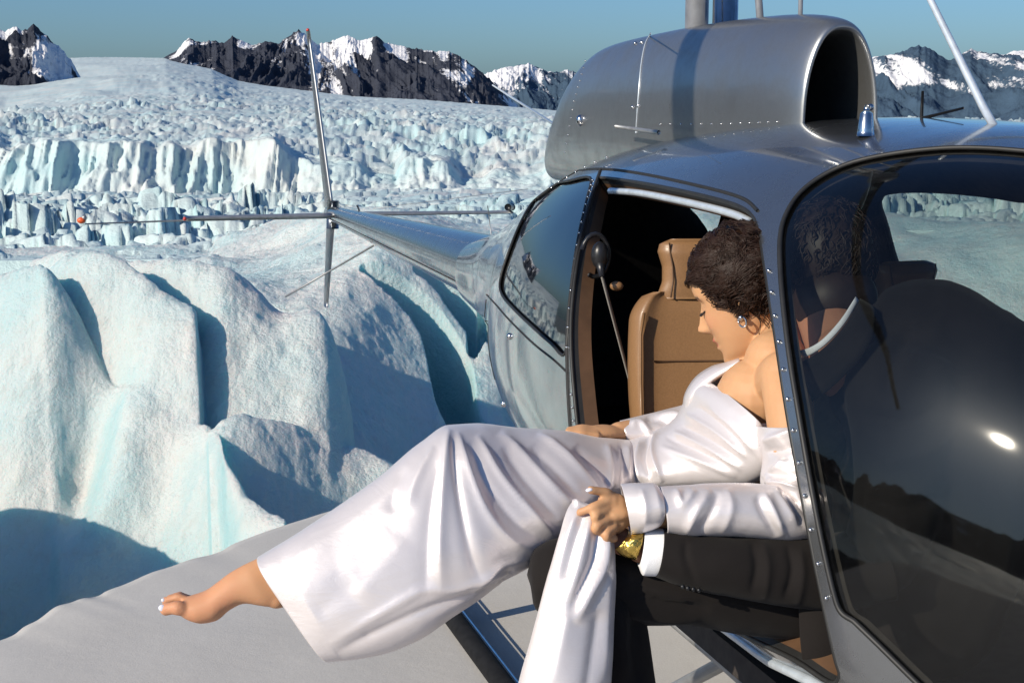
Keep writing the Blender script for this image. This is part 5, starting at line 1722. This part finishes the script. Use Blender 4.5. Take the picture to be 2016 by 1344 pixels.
# sleeves
sl_st = [((1300, 958), (1312, 1050), 2.45, 2.45, .046), ((1340, 956), (1352, 1054), 2.455, 2.455, .050), ((1400, 952), (1415, 1054), 2.465, 2.465, .055), ((1470, 950), (1490, 1060), 2.48, 2.48, .058), ((1530, 955), (1550, 1064), 2.50, 2.49, .060),
         ((1575, 985), (1590, 1062), 2.52, 2.51, .058), ((1600, 1010), (1606, 1050), 2.53, 2.53, .04)]
sl_folds = [([(1330, 960), (1345, 990), (1370, 965)], .008, 8), ([(1350, 1050), (1370, 1010), (1400, 965)], .008, 10), ([(1375, 1052), (1400, 1010), (1415, 970)], -.008, 9), ([(1430, 960), (1440, 1000), (1420, 1050)], .006, 12),
            ([(1500, 965), (1520, 1000), (1545, 1055)], .009, 8), ([(1490, 975), (1505, 1010), (1530, 1055)], -.008, 8), ([(1520, 955), (1545, 990), (1575, 1030)], .008, 7), ([(1535, 960), (1560, 1000), (1585, 1040)], -.007, 6)]
sl_folds = [(a, b * 0.65, c) for a, b, c in sl_folds]
garment('dress_sleeve', sl_st, sl_folds, M_SATIN, woman, nu=110, nv=72, power=2.0, noise=.002, nscale=12, seed=12)
up_st = [((1488, 838), (1580, 836), 2.60, 2.56, .070), ((1492, 865), (1588, 862), 2.59, 2.55, .074), ((1502, 905), (1596, 905), 2.57, 2.54, .074), ((1498, 945), (1604, 955), 2.55, 2.53, .070), ((1508, 985), (1610, 1000), 2.53, 2.52, .066), ((1530, 1030), (1612, 1040), 2.52, 2.52, .055)]
up_folds = [([(1500, 870), (1530, 860), (1570, 845)], .008, 9), ([(1505, 890), (1540, 885), (1580, 870)], -.008, 9), ([(1500, 940), (1530, 920), (1545, 900)], .009, 8), ([(1505, 950), (1540, 950), (1580, 965)], .008, 6), ([(1505, 960), (1535, 970), (1575, 995)], -.008, 6),
            ([(1505, 965), (1525, 990), (1550, 1020)], .009, 6), ([(1500, 930), (1540, 935), (1580, 940)], -.007, 8)]
garment('dress_sleeve', up_st, up_folds, M_SATIN, woman, nu=90, nv=72, power=2.0, noise=.002, nscale=12, seed=15)
cuff_st = [((1222, 952), (1242, 1054), 2.450, 2.450, .044), ((1250, 950), (1262, 1050), 2.448, 2.448, .049), ((1285, 950), (1298, 1036), 2.448, 2.448, .052), ((1302, 962), (1306, 1026), 2.45, 2.45, .050)]
garment('dress_cuff', cuff_st, [([(1262, 960), (1272, 1000), (1268, 1040)], .004, 10)], M_SATIN, woman, nu=50, nv=64, power=1.9, noise=.001, thick=.003)
fs_st = [((1221, 828), (1234, 870), 2.955, 2.945, .042), ((1262, 818), (1275, 874), 2.97, 2.95, .047), ((1300, 808), (1318, 872), 2.98, 2.95, .050), ((1345, 796), (1350, 862), 2.97, 2.94, .050), ((1400, 770), (1400, 830), 2.94, 2.92, .050)]
garment('dress_sleeve', fs_st, [([(1240, 835), (1262, 832), (1285, 860)], .006, 6), ([(1270, 825), (1300, 825), (1330, 845)], -.006, 8), ([(1290, 820), (1330, 815), (1350, 830)], .006, 6)], M_SATIN, woman, nu=60, nv=60, noise=.0015, nscale=12, seed=18)

# ---------------------------------------------------------------- the man
man = empty('person', (P(1700, 1100, 2.6)[0], P(1700, 1100, 2.6)[1], 0.0), 'man in black suit behind the tinted windscreen, his knee out of the doorway', 'person')
HC = P(1622, 522, 2.80)
mb = MB()
mb.ball(HC, (.082, .098, .112), 28, 18)
mb.ball(HC + np.array([-.045, .045, -.045]), (.06, .06, .075), 20, 14)         # jaw, turned away from us
mb.tube(catmull([HC + np.array([-.085, .07, -.02]), HC + np.array([-.10, .075, -.03]), HC + np.array([-.085, .07, -.04])], 4), .011, 8)
NBM = P(1668, 715, 2.60)
chain(mb, [HC + np.array([.0, -.01, -.05]), P(1636, 640, 2.74), NBM], [.066, .060, .062])
mb.tube(catmull([HC + np.array([.062, -.060, -.035]), HC + np.array([.075, -.066, -.010]), HC + np.array([.070, -.060, .012]), HC + np.array([.058, -.055, -.005])], 4), .007, 8)
SHM = P(1800, 800, 2.52)
chain(mb, [NBM, P(1780, 760, 2.62), P(1840, 980, 2.68), P(1780, 1150, 2.70)], [.07, .10, .11, .10])
chain(mb, [P(1790, 800, 2.54), P(1720, 1095, 2.50)], [.045, .040])
WRM = P(1262, 1082, 2.475)
chain(mb, [P(1720, 1100, 2.51), P(1600, 1125, 2.51), P(1450, 1110, 2.485), WRM], [.04, .036, .034, .024])
mb.tube(catmull([WRM, P(1235, 1070, 2.48), P(1205, 1060, 2.49)], 5), [.029, .032, .036, .038, .04, .04, .04, .04, .039, .037, .034], 14, 0.5)
for k in range(4):
    finger(mb, [P(1208, 1046 + 10 * k, 2.49), P(1180, 1040 + 12 * k, 2.49), P(1160, 1042 + 13 * k, 2.50)], .0105, .0085)
finger(mb, [P(1230, 1052, 2.475), P(1205, 1034, 2.475), P(1185, 1030, 2.48)], .012, .009)
chain(mb, [P(1690, 1180, 2.68), P(1110, 1140, 2.53)], [.055, .04]); chain(mb, [P(1120, 1150, 2.53), P(1190, 1500, 2.56), P(1200, 1640, 2.60)], [.04, .035, .035])
V, F = fuse(mb, 0.005, 3, 0.5)
z_ = np.zeros(len(V))
mesh_obj('body', V, F, M_SKIN2, man, attrs={'lip': z_, 'blush': z_, 'brow': z_})
# hair of the man
mbm = MB()
mbm.ball(HC + np.array([.004, -.006, .018]), (.090, .104, .112), 30, 20); mbm.ball(HC + np.array([.010, -.062, -.062]), (.082, .078, .078), 30, 20)
hairm = mbm.build('hair', M_HAIR2, man)
Vh = np.array([v.co for v in hairm.data.vertices]); 
mbm = MB()
for k in range(420):
    d = rng.normal(size=3); d[1] = -abs(d[1]) if rng.random() < .85 else d[1]
    d /= np.linalg.norm(d)
    if d[2] < -0.75:
        continue
    c0 = HC + np.array([.004, -.006, .018]) + d * np.array([.090, .104, .112])
    t1 = np.cross(d, np.array([0.3, 0.2, 1.0])); t1 /= np.linalg.norm(t1); dn = np.cross(t1, d); dn = -dn if dn[2] > 0 else dn
    ln = rng.uniform(.02, .045); w = rng.uniform(.002, .006); ph = rng.uniform(0, 6)
    pts = [c0 + dn * ln * t + t1 * w * math.sin(7 * t + ph) + d * (.006 * math.sin(math.pi * t) + .002) for t in np.linspace(0, 1, 9)]
    mbm.tube(pts, np.linspace(.0022, .0007, 9), 4)
mbm.build('locks', M_HAIR2, hairm, kind='stuff')

# jacket: back and shoulders, one surface
mb = MB()
chain(mb, [P(1735, 690, 2.62), P(1800, 690, 2.60), P(1900, 760, 2.60)], [.085, .145, .150])
chain(mb, [P(1735, 770, 2.60), P(1800, 840, 2.60), P(1840, 1000, 2.64), P(1800, 1160, 2.68)], [.10, .185, .185, .175])
chain(mb, [P(1900, 740, 2.60), P(2010, 800, 2.66), P(2060, 900, 2.75)], [.14, .13, .12])
chain(mb, [P(1770, 770, 2.50), P(1775, 950, 2.47), P(1735, 1095, 2.48)], [.095, .080, .068])
V, F = fuse(mb, 0.009, 10, 0.5)
jf = [([(1690, 600), (1712, 640), (1690, 700), (1610, 760)], .006, 8), ([(1790, 640), (1760, 700), (1740, 780)], -.010, 18), ([(1830, 700), (1900, 750), (1960, 760)], .008, 16), ([(1700, 820), (1780, 830), (1850, 800)], -.010, 16), ([(1720, 900), (1800, 900), (1880, 850)], .008, 14), ([(1700, 980), (1790, 1000), (1880, 960)], -.010, 16)]
V = fold(V, F, jf, .007, 8, 33)
jacket = mesh_obj('jacket', V, F, M_SUIT, man)
js = [((1306, 1040), (1290, 1134), 2.455, 2.455, .050), ((1340, 1042), (1335, 1152), 2.46, 2.46, .058), ((1420, 1048), (1425, 1172), 2.47, 2.47, .066), ((1520, 1052), (1525, 1190), 2.49, 2.49, .072), ((1620, 1050), (1640, 1202), 2.50, 2.50, .072), ((1720, 1035), (1760, 1180), 2.48, 2.48, .07)]
jfl = [([(1350, 1060), (1352, 1100), (1370, 1150)], -.006, 8), ([(1480, 1062), (1490, 1110), (1480, 1170)], -.010, 9), ([(1500, 1062), (1512, 1110), (1505, 1180)], .008, 9), ([(1550, 1070), (1560, 1120), (1545, 1180)], -.010, 8), ([(1575, 1075), (1580, 1130), (1570, 1190)], .008, 9)]
jfl = [(a, b * 0.5, c) for a, b, c in jfl]
garment('jacket_sleeve', js, jfl, M_SUIT, man, nu=110, nv=64, noise=.0025, nscale=10, seed=41, thick=.003)
for i, (x, y) in enumerate([(1344, 1154), (1354, 1157), (1365, 1159), (1376, 1161)]):
    MB().ball(P(x, y, 2.418), .0042, 10, 6).build('button', M_BLACK, man)
hem = [((1572, 1195), (1660, 1195), 2.50, 2.49, .02), ((1574, 1250), (1665, 1260), 2.50, 2.49, .02), ((1578, 1300), (1668, 1325), 2.50, 2.49, .014)]
garment('jacket_hem', hem, [], M_SUIT, man, nu=30, nv=40, noise=.002, thick=.003)
garment('shirt_cuff', [((1268, 1042), (1256, 1112), 2.462, 2.462, .040), ((1280, 1040), (1266, 1132), 2.462, 2.462, .043), ((1312, 1040), (1302, 1134), 2.462, 2.462, .043)], [], M_SHIRT, man, nu=30, nv=48, thick=.003)
garment('wrist_band', [((1236, 1046), (1208, 1080), 2.46, 2.46, .034), ((1252, 1042), (1228, 1096), 2.455, 2.455, .038), ((1266, 1040), (1250, 1102), 2.46, 2.46, .036)], [], M_GOLD, man, nu=24, nv=40, thick=.004, noise=.002, nscale=60)['label'] = 'hammered gold band on the wrist'
# collars
def strip(name, a, b, mat, thick, bulge=0.0):
    a, b = catmull(a, 6), catmull(b, 6)
    V = []
    for p, q in zip(a, b):
        for t in np.linspace(0, 1, 5):
            V.append(p + (q - p) * t + TOW * bulge * math.sin(math.pi * t))
    o = mesh_obj(name, V, grid_faces(len(a), 5), mat, man)
    m = o.modifiers.new('s', 'SOLIDIFY'); m.thickness = thick; m.offset = 0
strip('shirt_collar', [P(1566, 690, 2.58), P(1590, 686, 2.53), P(1620, 668, 2.505), P(1655, 630, 2.515), P(1684, 585, 2.56)],
      [P(1570, 706, 2.58), P(1594, 699, 2.53), P(1627, 677, 2.503), P(1663, 637, 2.512), P(1690, 592, 2.56)], M_SHIRT, .003, .002)
strip('jacket_collar', [P(1572, 714, 2.57), P(1600, 702, 2.515), P(1634, 676, 2.49), P(1668, 636, 2.50), P(1694, 590, 2.55)],
      [P(1600, 790, 2.56), P(1640, 760, 2.49), P(1690, 710, 2.455), P(1718, 660, 2.465), P(1724, 610, 2.52)], M_SUIT, .006, .008)
# trousers
def limb_garment(name, st, fl, seed):
    return garment(name, st, fl, M_SUIT, man, nu=100, nv=64, noise=.003, nscale=9, seed=seed, thick=.003)
limb_garment('trouser_leg', [((1036, 1130), (1044, 1150), 2.54, 2.54, .02), ((1048, 1084), (1052, 1196), 2.53, 2.53, .06), ((1100, 1060), (1110, 1222), 2.53, 2.53, .082), ((1200, 1056), (1210, 1228), 2.55, 2.55, .09), ((1320, 1060), (1330, 1228), 2.57, 2.57, .095), ((1450, 1075), (1450, 1246), 2.60, 2.60, .10), ((1580, 1085), (1590, 1262), 2.64, 2.63, .10), ((1700, 1090), (1720, 1290), 2.68, 2.66, .10)],
             [([(1240, 1150), (1300, 1180), (1400, 1200)], -.008, 10), ([(1220, 1130), (1280, 1165), (1380, 1185)], .008, 9), ([(1225, 1200), (1290, 1215), (1380, 1222)], .006, 8)], 51)
limb_garment('trouser_leg', [((1060, 1090), (1180, 1090), 2.52, 2.52, .06), ((1054, 1150), (1250, 1140), 2.52, 2.53, .08), ((1070, 1220), (1270, 1215), 2.53, 2.54, .085), ((1090, 1300), (1284, 1300), 2.54, 2.55, .08), ((1105, 1400), (1296, 1400), 2.55, 2.57, .075), ((1120, 1560), (1300, 1560), 2.58, 2.60, .07)],
             [([(1225, 1180), (1222, 1260), (1228, 1344)], .010, 10), ([(1250, 1200), (1250, 1280), (1260, 1344)], -.006, 10)], 55)
MB().tube(catmull([P(1120, 1600, 2.62), P(1180, 1640, 2.60), P(1230, 1650, 2.60)], 5), [.03, .04, .045, .045, .048, .05, .05, .05, .05, .048, .045], 14, 0.7).build('shoe', M_BLACK, man)
